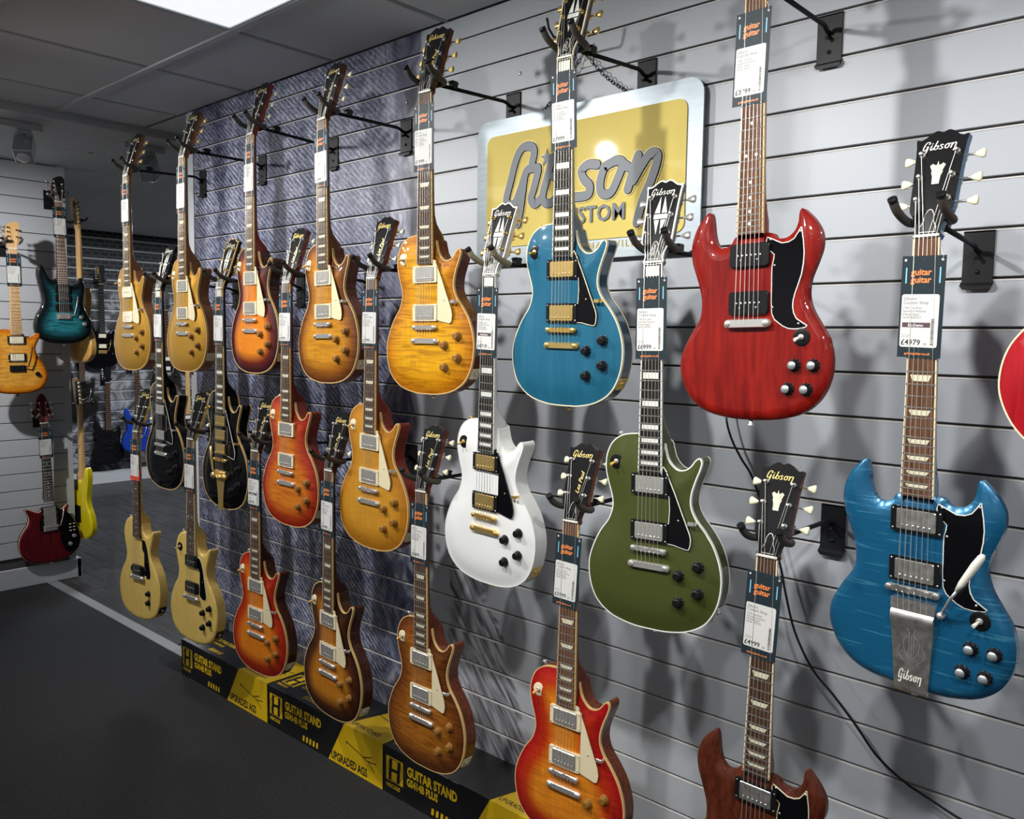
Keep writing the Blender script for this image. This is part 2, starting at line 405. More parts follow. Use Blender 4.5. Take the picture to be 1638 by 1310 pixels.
want('lespaul', 'Les Paul', 0.017, 0.0002, 1.0, shear=0.45)
want('lpcustom', 'Les Paul\nCUSTOM', 0.0075, 0.0001, 1.0, shear=0.3)
want('ebony_text', 'EH', 0.03, 0.0005)
_tmp = []
for k, d in TXT.items():
    c = bpy.data.curves.new('lettering', 'FONT'); c.body = d['body']; c.size = d['size']; c.offset = d['bold']; c.shear = d['shear']
    c.align_x = d['align']; c.space_character = d['spacing']; c.space_line = d['line']; c.resolution_u = 2; c.fill_mode = 'FRONT'
    o = bpy.data.objects.new('lettering', c); COL.objects.link(o); _tmp.append((k, o, c))
dg = bpy.context.evaluated_depsgraph_get(); dg.update()
TM = {}
for k, o, c in _tmp:
    me = bpy.data.meshes.new_from_object(o.evaluated_get(dg))
    co = np.empty(len(me.vertices)*3); me.vertices.foreach_get('co', co); co = co.reshape(-1, 3)
    co[:, 0] *= TXT[k]['sx']
    TM[k] = (co.copy(), [tuple(p.vertices) for p in me.polygons])
    bpy.data.meshes.remove(me)
for k, o, c in _tmp:
    bpy.data.objects.remove(o); bpy.data.curves.remove(c)
def text(key, fn, m, name, parent, centre=False):
    """fn maps letter plane (x right, y up) to 3D"""
    co, fs = TM[key]; x0 = (co[:, 0].min()+co[:, 0].max())/2 if centre else 0
    mb = MB(); mb.add([fn(x-x0, y) for x, y, _ in co], fs)
    return mb.build(name, [m], parent)

# flowing script logo as pen strokes: x 0..1, y up
SCRIPT = [
 [(.165,.345),(.185,.43),(.155,.475),(.1,.45),(.055,.33),(.022,.14),(.035,.045),(.08,.05),(.12,.13),(.15,.235),(.115,.225)],
 [(.15,.235),(.125,.05),(.095,-.1),(.05,-.15),(.01,-.11)],
 [(.245,.27),(.215,.09),(.225,.025),(.262,.045),(.29,.12)],
 [(.252,.36),(.262,.37)],
 [(.385,.47),(.345,.28),(.312,.1),(.33,.025),(.385,.05),(.418,.15),(.405,.225),(.35,.2)],
 [(.545,.235),(.51,.27),(.475,.23),(.505,.15),(.53,.09),(.505,.025),(.45,.04)],
 [(.655,.265),(.615,.21),(.598,.09),(.63,.025),(.68,.07),(.7,.19),(.67,.265),(.72,.25),(.75,.26)],
 [(.785,.275),(.768,.15),(.752,.02)],
 [(.765,.13),(.81,.235),(.86,.275),(.885,.235),(.868,.1),(.845,-.06),(.83,-.13)],
]
def ribbon(mb, P, wdt, fn, m=0, h=0.0, n=4, cap=8, taper=False):
    C = crom(P, n, False) if len(P) > 2 else np.array(P, float)
    d = np.gradient(C, axis=0); d /= np.maximum(np.linalg.norm(d, axis=1), 1e-9)[:, None]; nr = np.stack([-d[:, 1], d[:, 0]], 1)
    A = C+nr*wdt/2; B = C-nr*wdt/2; k = len(C)
    pts = [fn(*q, h) for q in A]+[fn(*q, h) for q in B]
    mb.add(pts, [(k+i, k+i+1, i+1, i) for i in range(k-1)], m)
    for c in (C[0], C[-1]):
        vs = [fn(c[0]+wdt/2*math.cos(2*math.pi*j/cap), c[1]+wdt/2*math.sin(2*math.pi*j/cap), h) for j in range(cap)]
        mb.add(vs, [tuple(range(cap))], m)
def slab_ribbon(mb, P, wdt, fn, h0, h1, m=0, n=5):
    """stroke with real thickness: closed outline extruded from h0 to h1"""
    C = crom(P, n, False) if len(P) > 2 else np.array(P, float)
    d = np.gradient(C, axis=0); d /= np.maximum(np.linalg.norm(d, axis=1), 1e-9)[:, None]; nr = np.stack([-d[:, 1], d[:, 0]], 1)
    def capf(c, a0): return [c+np.array([math.cos(a0+math.pi*j/6), math.sin(a0+math.pi*j/6)])*wdt/2 for j in range(1, 6)]
    A = [c for c in C+nr*wdt/2]; B = [c for c in C-nr*wdt/2]
    top = A; a1 = math.atan2(*(nr[-1][::-1])); a0 = math.atan2(*((-nr[0])[::-1]))
    loop = A + capf(C[-1], a1-math.pi)[::-1] + B[::-1] + capf(C[0], a0-math.pi)[::-1]
    k = len(C); 
    for (P0, P1) in ((A, B),):
        pts = [fn(*q, h1) for q in P0]+[fn(*q, h1) for q in P1]
        mb.add(pts, [(k+i, k+i+1, i+1, i) for i in range(k-1)], m)
    for q_, c in enumerate((C[0], C[-1])):
        vs = [fn(c[0]+wdt/2*math.cos(2*math.pi*j/12), c[1]+wdt/2*math.sin(2*math.pi*j/12), h1-.06-.03*q_) for j in range(12)]
        mb.add(vs, [tuple(range(12))], m)
    q = len(loop); vs = [fn(*c, h0) for c in loop]+[fn(*c, h1-.1) for c in loop]
    mb.add(vs, [(i, (i+1) % q, q+(i+1) % q, q+i) for i in range(q)], m)

# ------------------------------------------------------------------ guitar outlines (mm, x right, s down from the nut)
OUTL = {}
OUTL['LP'] = [(0,813),(45,811),(92,800),(132,775),(156,735),(165,690),(162,650),(148,610),(127,578),(105,552),(93,526),(93,500),(102,470),(112,445),(116,428),(110,419),(101,424),(90,438),(78,446),(62,448),(48,440),(36,424),(30,404),(22,388),(-20,375),(-50,374),(-80,380),(-104,397),(-118,425),(-121,458),(-113,492),(-104,520),(-102,545),(-112,575),(-134,605),(-153,642),(-164,682),(-160,728),(-142,768),(-104,797),(-50,811)]
OUTL['SG'] = [(0,820),(60,816),(108,803),(143,776),(162,738),(166,700),(158,662),(140,632),(124,605),(116,578),(119,548),(130,520),(139,492),(138,465),(126,442),(110,424),(99,416),(94,424),(92,442),(84,458),(68,468),(48,466),(34,455),(-34,455),(-50,470),(-70,477),(-85,466),(-92,445),(-95,422),(-99,405),(-105,402),(-116,412),(-132,432),(-143,465),(-141,498),(-130,530),(-120,560),(-116,590),(-121,618),(-140,648),(-158,680),(-166,712),(-160,745),(-140,780),(-105,805),(-55,817)]
OUTL['ST'] = [(0,812),(60,808),(110,790),(145,755),(158,715),(152,675),(134,640),(118,605),(112,575),(118,540),(125,505),(124,475),(118,444),(107,428),(95,438),(80,462),(60,475),(40,470),(30,455),(-30,440),(-45,448),(-62,440),(-74,418),(-84,392),(-98,368),(-112,362),(-124,378),(-130,415),(-124,460),(-116,500),(-108,540),(-107,575),(-118,610),(-140,645),(-155,690),(-157,730),(-142,770),(-105,798),(-55,810)]
OUTL['AX'] = [(0,800),(60,797),(108,783),(142,752),(156,712),(152,670),(134,630),(112,596),(100,566),(100,536),(112,508),(124,482),(122,464),(108,462),(90,474),(68,484),(46,478),(32,462),(-28,445),(-60,440),(-95,450),(-120,475),(-126,510),(-116,550),(-112,585),(-126,625),(-148,665),(-156,710),(-146,752),(-110,783),(-58,797)]
OUTL['RS'] = [(0,840),(55,836),(105,822),(145,792),(166,750),(170,705),(160,660),(140,625),(122,598),(110,575),(104,552),(106,530),(112,514),(108,506),(96,508),(78,522),(56,530),(38,522),(30,505),(-30,505),(-44,520),(-64,526),(-86,516),(-108,502),(-124,498),(-128,506),(-120,522),(-112,545),(-112,570),(-122,595),(-142,622),(-164,660),(-172,705),(-166,752),(-145,792),(-105,822),(-55,836)]
OUTL['ES'] = [(0,862),(70,856),(130,838),(175,800),(200,750),(203,705),(190,660),(160,620),(140,590),(134,560),(146,525),(162,490),(168,450),(158,415),(138,396),(112,396),(92,420),(70,442),(45,440),(30,420),(-30,420),(-45,440),(-70,442),(-92,420),(-112,396),(-138,396),(-158,415),(-172,450),(-166,490),(-148,525),(-134,560),(-140,590),(-160,620),(-190,660),(-203,705),(-200,750),(-175,800),(-130,838),(-70,856)]
OUT = {k: crom(v, 5) for k, v in OUTL.items()}
PROFILE = dict(   # edge plane y0 of the face, height of face over distance d from rim (mm), thickness
 LP=(-18, lambda d, Q: 12*(1-np.exp(-(d/34)**1.5)), 48),
 SLAB=(-10, lambda d, Q: -4*(1-np.minimum(d/6, 1))**2, 42),
 SG=(-9, lambda d, Q: -10*(1-np.minimum(d/np.where(Q[:, 1] < 560, 24, 15), 1))**1.7, 34),
 ST=(-8, lambda d, Q: -8*(1-np.minimum(d/11, 1))**2, 42),
 ES=(-22, lambda d, Q: 16*(1-np.exp(-(d/45)**1.5)), 42))
MESH = {}
def cached(key, fn):
    if key not in MESH: MESH[key] = fn()
    return MESH[key]
def surface(kind, prof, back=False, sp=9.0):
    P = OUT[kind]; y0, hf, th = PROFILE[prof]
    ex = []
    for d in (1.6, 3.6, 6.5):
        q = inset(P, d); ok = inside(q, P) & (segdist(q, P) > d*0.9); q = q[ok]
        if d > 3: q = q[::2]
        ex.append(q)
    xs = np.arange(P[:, 0].min(), P[:, 0].max(), sp); ss = np.arange(P[:, 1].min(), P[:, 1].max(), sp*0.866)
    g = np.array([(x+(sp/2 if j % 2 else 0), s) for j, s in enumerate(ss) for x in xs])
    g = g[inside(g, P)]; g = g[segdist(g, P) > 9.5]
    Q = np.vstack([P]+ex+[g]); n = len(P)
    r = delaunay_2d_cdt([Vector(q) for q in Q], [(i, (i+1) % n) for i in range(n)], [], 1, 1e-6)
    V2 = np.array([(v[0], v[1]) for v in r[0]]); d = segdist(V2, P); d[d < 0.05] = 0
    h = hf(d, V2)
    if back:
        if prof in ('LP', 'ES'): h = -4*(1-np.minimum(d/6, 1))**2
        y = y0-th-h
    else: y = y0+h
    fs = []
    for f in r[2]:
        a = area2([V2[i] for i in f])
        fs.append(tuple(f) if (a < 0) != back else tuple(f)[::-1])
    return [lv(a, b, c) for (a, b), c in zip(V2, y)], fs, np.clip(d/85, 0, 1)
def side_loop(kind, prof):
    P = OUT[kind]; y0, hf, th = PROFILE[prof]
    z = np.zeros(1); e0 = float(hf(z, np.array([[0., 700.]]))[0]) if prof not in ('LP', 'ES') else 0.0
    eb = -4.0 if prof in ('LP', 'ES') else e0
    return P, y0+e0, y0-th-eb
def shell_mesh(kind, prof, mats, with_top):
    P, ya, yb = side_loop(kind, prof); mb = MB(); attr = []
    if prof == 'SG':  # per-point rim heights
        y0, hf, th = PROFILE[prof]; e = hf(np.zeros(len(P)), P); YA = y0+e; YB = y0-th-e
    else: YA = np.full(len(P), ya); YB = np.full(len(P), yb)
    n = len(P)
    vs = [lv(x, s, y) for (x, s), y in zip(P, YA)]+[lv(x, s, y) for (x, s), y in zip(P, YB)]
    mb.add(vs, [(i, (i+1) % n, n+(i+1) % n, n+i) for i in range(n)], 1 if with_top else 0, True); attr += [0.0]*len(vs)
    v, f, a = surface(kind, prof, True, 16); mb.add(v, f, 1 if with_top else 0, True); attr += list(a)
    if with_top:
        v, f, a = surface(kind, prof); mb.add(v, f, 0, True); attr += list(a)
    return mb.mesh('body', mats, attr)
_S = {}
def top_mesh(kind, prof, m):
    if (kind, prof) not in _S: _S[(kind, prof)] = surface(kind, prof)
    v, f, a = _S[(kind, prof)]; mb = MB(); mb.add(v, f, 0, True)
    return mb.mesh('body_top', [m], list(a))
def binding_mesh(kind, prof, m, w=2.2, dep=7.0, both=False):
    P, ya, yb = side_loop(kind, prof); O = P+normals2(P)*0.5; I = P-normals2(P)*w; n = len(P); mb = MB()
    vs = [lv(x, s, ya+0.5) for x, s in I]+[lv(x, s, ya+0.5) for x, s in O]+[lv(x, s, ya-dep) for x, s in O]
    mb.add(vs, [(i, (i+1) % n, n+(i+1) % n, n+i) for i in range(n)]+[(n+i, n+(i+1) % n, 2*n+(i+1) % n, 2*n+i) for i in range(n)])
    if both:
        vs = [lv(x, s, yb-0.5) for x, s in I]+[lv(x, s, yb-0.5) for x, s in O]+[lv(x, s, yb+5) for x, s in O]
        mb.add(vs, [(i, (i+1) % n, n+(i+1) % n, n+i) for i in range(n)]+[(n+i, n+(i+1) % n, 2*n+(i+1) % n, 2*n+i) for i in range(n)])
    return mb.mesh('binding', [m])

def fretpos(n, Lg): return Lg*(1-2**(-n/12))
def board_w(s, e): return 43+(57-43)*s/e
def board_mesh(Lg, e, m):
    mb = MB(); k = 7
    vs = []
    for s in (0, e):
        hw = board_w(s, e)/2
        for j in range(k):
            x = -hw+2*hw*j/(k-1); vs.append(lv(x, s, -0.9*(x/hw)**2))
        vs.append(lv(hw, s, -6)); vs.append(lv(-hw, s, -6))
    q = k+2
    mb.add(vs, [(i, (i+1) % q, q+(i+1) % q, q+i) for i in range(q)]+[tuple(range(q)), tuple(range(q, 2*q))[::-1]])
    return mb.mesh('fretboard', [m])
def board_bind(e, m):
    mb = MB()
    for sg in (-1, 1):
        a = board_w(0, e)/2; b = board_w(e, e)/2
        vs = []
        for s, hw in ((0, a), (e, b)):
            vs += [lv(sg*(hw-1.6), s, -0.55), lv(sg*(hw+0.5), s, -0.8), lv(sg*(hw+0.5), s, -6), lv(sg*(hw-1.6), s, -6)]
        mb.add(vs, [(0,1,5,4),(1,2,6,5),(2,3,7,6),(0,1,2,3),(4,5,6,7)])
    return mb.mesh('fretboard_binding', [m])
HEEL = dict(LP=[(-6,13,.8),(0,14,.8),(150,15.5,.8),(285,17,.78),(325,19,.72),(348,27,.6),(364,40,.45),(376,51,.35),(390,54,.3),(445,54,.3)],
            SG=[(-6,13,.8),(0,14,.8),(150,15.5,.8),(330,17,.78),(380,19,.7),(410,23,.5),(430,28,.35),(480,28,.3)],
            ST=[(-6,13,.8),(0,14,.8),(150,15.5,.8),(330,18,.75),(390,20,.6),(415,30,.4),(450,30,.3)],
            ES=[(-6,13,.8),(0,14,.8),(300,17,.78),(385,20,.6),(405,40,.4),(440,55,.3)])
def neck_mesh(h, e, m):
    secs = HEEL[h]; n = 13; mb = MB(); vs = []
    ss = [s for s, _, _ in secs]
    for s in np.unique(np.concatenate([np.linspace(ss[0], ss[-1], 22), ss])):
        D = np.interp(s, ss, [d for _, d, _ in secs]); p = np.interp(s, ss, [q for _, _, q in secs]); hw = board_w(max(s, 0), e)/2
        for j in range(n):
            t = math.pi*j/(n-1); c = math.cos(t); sn = math.sin(t)
            vs.append(lv(hw*math.copysign(abs(c)**p, c), s, -5.5-D*abs(sn)**p))
    k = len(vs)//n
    mb.add(vs, [(i*n+j, i*n+j+1, (i+1)*n+j+1, (i+1)*n+j) for i in range(k-1) for j in range(n-1)], 0, True)
    mb.add(vs[:n], [tuple(range(n))]); mb.add(vs[-n:], [tuple(range(n))])
    return mb.mesh('neck', [m])

# headstock outlines (u right, t up from the nut)
def sym(half): return half+[(-u, t) for u, t in half[::-1] if abs(u) > 1e-6]
HEADS = dict(
 gib=sym([(21.5,-6),(21.8,8),(23.5,20),(29,33),(35.5,43),(37,58),(38,90),(39.5,130),(41.5,162),(43.5,178),(36,176.5),(29,179),(22,184.5),(15,189),(9,190.5),(4,188.5),(0,186.5)]),
 inline=[(21,-6),(21,5),(25,14),(33,24),(38,60),(40,110),(42,150),(38,172),(26,182),(10,180),(-6,172),(-14,150),(-18,100),(-20,50),(-24,25),(-22,5),(-21,-6)],
 mm=[(21,-6),(21,6),(25,18),(34,30),(38,60),(37,95),(40,120),(34,140),(18,146),(0,140),(-16,132),(-26,118),(-30,90),(-34,50),(-30,25),(-22,8),(-21,-6)],
 red=sym([(20,-6),(20,8),(26,18),(38,30),(44,42),(43,60),(36,90),(28,125),(20,150),(9,166),(0,170)]))
def smooth_head(k):
    P = HEADS[k]; return [tuple(p) for p in crom(P, 2)]
def hfn(u, t, h): return (u/1000, -h/1000, t/1000)
def tuner_mesh(style, m):
    mb = MB()
    # post and bushing towards the viewer, worm shaft to the side (+x)
    mb.lathe([(5.2, 0), (5.2, 1.2), (4.4, 2.2), (3.3, 2.4), (3.1, 9), (3.5, 9.6), (3.3, 11), (1.5, 11.4)], 12, axis=(Vector((0, -1, 0)), Vector((1, 0, 0))))
    mb.tube([(5, 21, 0), (31, 21, 0)], 2.2, 6)
    mb.box((-9, 16, -11), (9, 26, 11), bev=2.0)
    mb.v = [tuple(c/1000 for c in v) for v in mb.v]
    return mb.mesh('tuner', [m])
def button_mesh(style, m):
    mb = MB()
    if style == 'kluson':
        prof = [(2.2, 29), (2.6, 31), (5.2, 36), (8.2, 43), (8.8, 46), (7.8, 48.5), (0.5, 49.2)]
    elif style == 'tulip':
        prof = [(2.2, 28), (3.4, 31), (6.5, 37), (8.6, 42), (9.4, 46), (8.2, 49), (0.5, 50)]
    else:
        prof = [(2.2, 28), (4.2, 31), (7.4, 36), (7.8, 41), (6, 45), (0.5, 46)]
    mb.lathe(prof, 12, axis=(Vector((1, 0, 0)), Vector((0, 0, 1))))
    mb.v = [((x)/1000, (y*0.55+21)/1000, z/1000) for x, y, z in mb.v]
    return mb.mesh('tuner_button', [m])
def knob_mesh(style, mats):
    mb = MB()
    if style == 'tophat':      # amber or black bell knob
        mb.lathe([(12.8, 0), (12.8, 1.5), (11.4, 3.5), (10.6, 6), (9.2, 12.5), (8.6, 13.5), (6.8, 14)], 18); mb.lathe([(6.9, 13.9), (6.2, 13.2), (0, 13.2)], 18, m=1 if len(mats) > 1 else 0)
        mb.lathe([(13.4, 0), (13.4, 0.8), (12.8, 1.0)], 18, m=0)
    elif style == 'reflector':
        mb.lathe([(13, 0), (13, 1.6), (11.6, 3.4), (9.6, 5), (9.0, 12), (8.6, 12.6)], 18)
        mb.lathe([(8.2, 12.3), (8.0, 13.2), (0, 13.3)], 18, m=1)
    elif style == 'speed':
        mb.lathe([(12.2, 0), (11.6, 11), (10.8, 12), (0, 12)], 18)
    for j in range(10):
        a = 2*math.pi*j/10; mb.box((11.6*math.cos(a)-.9, -2.6, 11.6*math.sin(a)-.9), (11.6*math.cos(a)+.9, -1.2, 11.6*math.sin(a)+.9), 1 if len(mats) > 1 else 0)
    mb.v = [tuple(c/1000 for c in v) for v in mb.v]
    return mb.mesh('knob', mats)
def rrect(w, h, r, n=4, cx=0, cy=0):
    out = []
    for sx, sy, a in ((1, 1, 0), (-1, 1, 90), (-1, -1, 180), (1, -1, 270)):
        for j in range(n+1):
            t = R(a+90*j/n); out.append((cx+sx*(w/2-r)+r*math.cos(t), cy+sy*(h/2-r)+r*math.sin(t)))
    return out
def plate(mb, poly, h0, h1, m=0): mb.prism(poly, h0, h1, lambda x, s, h: lv(x, s, h), m)
def frame(mb, outer, inner, h0, h1, m=0):
    n = len(outer); vs = [lv(*p, h1) for p in outer]+[lv(*p, h1) for p in inner]+[lv(*p, h0) for p in outer]+[lv(*p, h0) for p in inner]
    fs = []
    for i in range(n):
        j = (i+1) % n
        fs += [(i, j, n+j, n+i), (2*n+i, 2*n+j, j, i), (n+i, n+j, 3*n+j, 3*n+i)]
    mb.add(vs, fs, m)

def hb_ring(m): 
    mb = MB(); frame(mb, rrect(90, 46, 3), rrect(70.5, 38.5, 2), -9, -1.2)
    for x in (-41, 41):
        for s in (-18, 18): mb.lathe([(1.8, 0), (1.6, .7), (0, .7)], 8, lv(x, s, -1.2), m=1)
    return mb
def build_pickup(parent, kind, s0, cover, ring, dz=0.0):
    M0 = Matrix.Translation(lv(0, s0, dz))
    if kind == 'hb':
        p = obj('pickup', cached(('hbring', ring), lambda: hb_ring(ring).mesh('pickup', [ring, 'nickel'])), parent, mtx=M0)
        def cov():
            mb = MB(); vs = []; r0_ = rrect(69, 37.5, 3, 3); r1 = rrect(69, 37.5, 3, 3); r2 = rrect(67, 35.5, 3, 3); n = len(r0_)
            vs = [lv(*q, -8) for q in r0_]+[lv(*q, -0.2) for q in r1]+[lv(*q, 0.9) for q in r2]
            mb.add(vs, [(k*n+i, k*n+(i+1) % n, (k+1)*n+(i+1) % n, (k+1)*n+i) for k in (0, 1) for i in range(n)]+[tuple(range(2*n, 3*n))])
            return mb.mesh('pickup_cover', [cover])
        c = obj('pickup_cover', cached(('hbcov', cover), cov), p)
        def pol():
            mb = MB()
            for j in range(6): mb.lathe([(2.6, 0), (2.4, .7), (0, .9)], 8, lv(-24.5+9.8*j, 11, 0.9))
            mb.v = [tuple(v) for v in mb.v]
            return mb.mesh('pole_screws', [cover])
        q = obj('pole_screws', cached(('pol', cover), pol), p)
    else:
        def soap():
            mb = MB(); r1 = rrect(86, 46, 7, 4); r2 = rrect(83, 43, 6, 4); n = len(r1)
            vs = [lv(*q, -9) for q in r1]+[lv(*q, -0.8) for q in r1]+[lv(*q, 0.6) for q in r2]
            mb.add(vs, [(k*n+i, k*n+(i+1) % n, (k+1)*n+(i+1) % n, (k+1)*n+i) for k in (0, 1) for i in range(n)]+[tuple(range(2*n, 3*n))])
            if kind == 'dog':
                for sg in (-1, 1):
                    plate(mb, [(sg*42, -20), (sg*42, 20), (sg*58, 7), (sg*60, 0), (sg*58, -7)], -9, -4)
            return mb.mesh('pickup', [cover])
        p = obj('pickup', cached((kind, cover), soap), parent, mtx=M0)
        def pol2():
            mb = MB()
            for j in range(6): mb.lathe([(2.4, 0), (2.2, .6), (0, .8)], 8, lv(-24.5+9.8*j, 0, 0.6))
            for x in (-18, 18): mb.lathe([(1.9, 0), (1.7, .4), (0, .5)], 8, lv(x, 9, 0.6))
            return mb.mesh('pole_screws', ['nickel'])
        obj('pole_screws', cached('pol2', pol2), p)
    return p
def bar_mesh(w, h, y0, y1, m, posts=0, r=4, saddles=0):
    mb = MB(); o = rrect(w, h, min(h/2-.1, r), 4); i2 = rrect(w-3, h-3, min(h/2-1.6, r), 4); n = len(o)
    vs = [lv(*q, y0) for q in o]+[lv(*q, y1-2) for q in o]+[lv(*q, y1) for q in i2]
    mb.add(vs, [(k*n+i, k*n+(i+1) % n, (k+1)*n+(i+1) % n, (k+1)*n+i) for k in (0, 1) for i in range(n)]+[tuple(range(2*n, 3*n)), tuple(range(n))], 0, False)
    for sg in (-1, 1):
        if posts:
            mb.lathe([(5.5, -9), (5.5, -3), (3, -3)], 12, lv(sg*posts, 0, 0))
            mb.lathe([(6.4, y1-.4), (6.2, y1+1.2), (4.8, y1+2.2), (0, y1+2.2)], 12, lv(sg*posts, 0, 0))
    for j in range(saddles):
        x = -26+10.4*j; dz = (j % 3-1)*1.2
        mb.box(lv(x-3.6, -5+dz, y1-1), lv(x+3.6, 3+dz, y1+1.8))
        mb.tube([lv(x, 3+dz, y1+.4), lv(x, 7, y1+.4)], 0.0014, 6)
    return mb.mesh('bridge', [m])

POSES = dict(
 T1=((-3.622,-0.348,2.159),(1.4,-0.9,-0.6)), T2=((-3.128,-0.348,2.170),(-1.0,-1.1,-0.1)), T3=((-2.641,-0.348,2.182),(-2.4,-0.8,0.2)),
 T4=((-2.230,-0.345,2.167),(-1.7,-0.8,-1.1)), T5=((-1.741,-0.357,2.158),(4.3,-0.1,-0.2)), T6=((-1.270,-0.346,2.153),(2.5,1.2,0.6)),
 M1=((-3.348,-0.347,1.678),(0.6,-0.1,0.9)), M2=((-2.861,-0.349,1.669),(-0.1,-0.3,0.7)), M3=((-2.429,-0.348,1.674),(0.2,-0.6,0.5)),
 M4=((-1.985,-0.346,1.672),(-0.2,-0.3,1.1)), M5=((-1.496,-0.356,1.663),(0.0,0.9,1.7)), M6=((-1.013,-0.348,1.670),(4.8,-0.5,-1.0)),
 B1=((-3.583,-0.350,1.083),(5.0,-1.0,-0.2)), B2=((-3.104,-0.348,1.094),(4.9,-0.4,0.9)), B3=((-2.639,-0.346,1.094),(3.1,-0.1,0.9)),
 B4=((-2.200,-0.348,1.076),(-2.3,-0.4,0.6)), B5=((-1.764,-0.346,1.067),(-0.1,-0.2,-0.4)), B6=((-1.227,-0.345,1.066),(2.7,-0.8,0.1)),
 T7=((-0.787,-0.364,2.168),(-3.8,-1.1,-1.3)), M7=((-0.461,-0.348,1.687),(-5.9,2.3,0.0)), B7=((-0.729,-0.343,1.073),(0.0,0.0,0.7)),
 T8=((-0.137,-0.345,2.165),(0.0,-0.5,0.0)),
 P1=((-5.175,-0.2988,1.9548),(89.8,0.4,-0.5)), P2=((-5.248,-0.029,2.249),(89.8,-1.3,-0.6)), P3=((-5.30,-0.128,0.970),(90.7,1.5,-2.1)))

def guitar(key, label, kind='LP', prof=None, top='goldtop', back='mahogany', neck=None, bind='aged_binding', nbind=None, board='rosewood', inlay='trap',
           inlay_m='pearl_aged', pus=(('hb', 484), ('hb', 588)), cover='nickel', ring='cream', hw='nickel', knob=('tophat', 'amber_knob', 'knob_gold_cap'), guard='cream_guard',
           gbind=None, tun='tuner_cream', tstyle='kluson', headface='head_black', headcore=None, hbind=None, logo='logo_gold', hinlay='lp', bridge='tom', switch=True,
           Lg=629.0, nf=22, head='gib', pose=None, detail=True, nknob=None, group=None, cat='guitar', name='electric_guitar', jack=True, back_bind=False, truss='black_plastic', wash='cream'):
    prof = prof or kind; neck = neck or back; headcore = headcore or neck
    loc, (yw, ln, rl) = pose or POSES[key]
    g = empty(name, loc); g.rotation_mode = 'YXZ'; g.rotation_euler = (R(ln), R(rl), R(yw))
    tag(g, label, cat, group)
    e = fretpos(nf, Lg)+4; y0, hf, th = PROFILE[prof]
    ctr = y0+float(hf(np.array([80.]), np.array([[0., 650.]]))[0])     # face height in the middle of the body
    pl = {'LP': 0.0}.get(prof, 0.0) if prof in ('LP',) else (ctr+6.0)   # how far fittings sit above/below the carved-top layout
    # ---- body
    if prof == 'LP':
        obj('body_back', cached(('back', kind, prof, back), lambda: shell_mesh(kind, prof, [back], False)), g)
        obj('body_top', cached(('top', kind, prof, top), lambda: top_mesh(kind, prof, top)), g)
    else:
        obj('body', cached(('body', kind, prof, top, back), lambda: shell_mesh(kind, prof, [top, back], True)), g)
    if bind: obj('binding', cached(('bind', kind, prof, bind, back_bind), lambda: binding_mesh(kind, prof, bind, both=back_bind)), g)
    # ---- neck
    hk = 'LP' if kind == 'LP' else ('SG' if kind == 'SG' else ('ES' if kind == 'ES' else 'ST'))
    obj('neck', cached(('neck', hk, neck, round(e)), lambda: neck_mesh(hk, e, neck)), g)
    obj('fretboard', cached(('fb', board, Lg, nf), lambda: board_mesh(Lg, e, board)), g)
    nb = nbind if nbind is not None else bind
    if nb: obj('fretboard_binding', cached(('fbb', nb, round(e)), lambda: board_bind(e, nb)), g)
    def nutm():
        mb = MB(); mb.box(lv(-21.8, -4.5, -6), lv(21.8, 0, 1.6), bev=0.0006); return mb.mesh('nut', ['white_plastic'])
    obj('nut', cached('nut', nutm), g)
    def fretm():
        mb = MB(); pr = [(-1.4, 0), (-1.1, .75), (-.4, 1.15), (.4, 1.15), (1.1, .75), (1.4, 0)]; n = len(pr)
        vs = [(-0.5, -h/1000, -s/1000) for s, h in pr]+[(0.5, -h/1000, -s/1000) for s, h in pr]
        mb.add(vs, [(i, i+1, n+i+1, n+i) for i in range(n-1)]+[tuple(range(n)), tuple(range(n, 2*n))], 0, True)
        return mb.mesh('fret', ['fret_wire'])
    fm = cached('fret', fretm)
    for i in range(1, nf+1):
        s = fretpos(i, Lg); obj('fret', fm, g, loc=lv(0, s, -0.35), scale=((board_w(s, e)-1)/1000, 1, 1))
    # ---- inlays
    spots_ = {'trap': [3, 5, 7, 9, 12, 15, 17, 19, 21], 'block': [1, 3, 5, 7, 9, 12, 15, 17, 19, 21], 'dot': [3, 5, 7, 9, 12, 15, 17, 19, 21], None: []}[inlay]
    def inl(kd):
        mb = MB()
        if kd == 'trap': P = [(-.5, -.5), (.5, -.5), (.38, .5), (-.38, .5)]
        elif kd == 'block': P = [(-.5, -.5), (.5, -.5), (.5, .5), (-.5, .5)]
        else: P = [(.5*math.cos(2*math.pi*j/14), .5*math.sin(2*math.pi*j/14)) for j in range(14)]
        n = len(P); vs = [(x/1, -0.0004, -s) for x, s in P]+[(x, 0.0004, -s) for x, s in P]
        mb.add(vs, [tuple(range(n))]+[(i, (i+1) % n, n+(i+1) % n, n+i) for i in range(n)])
        return mb.mesh('inlay', [inlay_m])
    for i in spots_:
        if i > nf: continue
        a, b = fretpos(i-1, Lg), fretpos(i, Lg); s = (a+b)/2; wdt = board_w(s, e)
        im = cached(('inlay', inlay, inlay_m), lambda: inl(inlay))
        if inlay == 'dot':
            for x in ((-11, 11) if i == 12 else (0,)): obj('inlay', im, g, loc=lv(x, s, -0.2), scale=(0.0065, 1, 0.0065))
        else: obj('inlay', im, g, loc=lv(0, s, -0.25), scale=(wdt*(.72 if inlay == 'trap' else .74)/1000, 1, (b-a)*(.5 if inlay == 'trap' else .62)/1000))
    # ---- headstock
    ang = R(-17) if head == 'gib' else (R(-5) if head == 'red' else R(-3))
    H = Matrix.Translation(lv(0, -3.5, -2.0)) @ Matrix.Rotation(ang, 4, 'X')
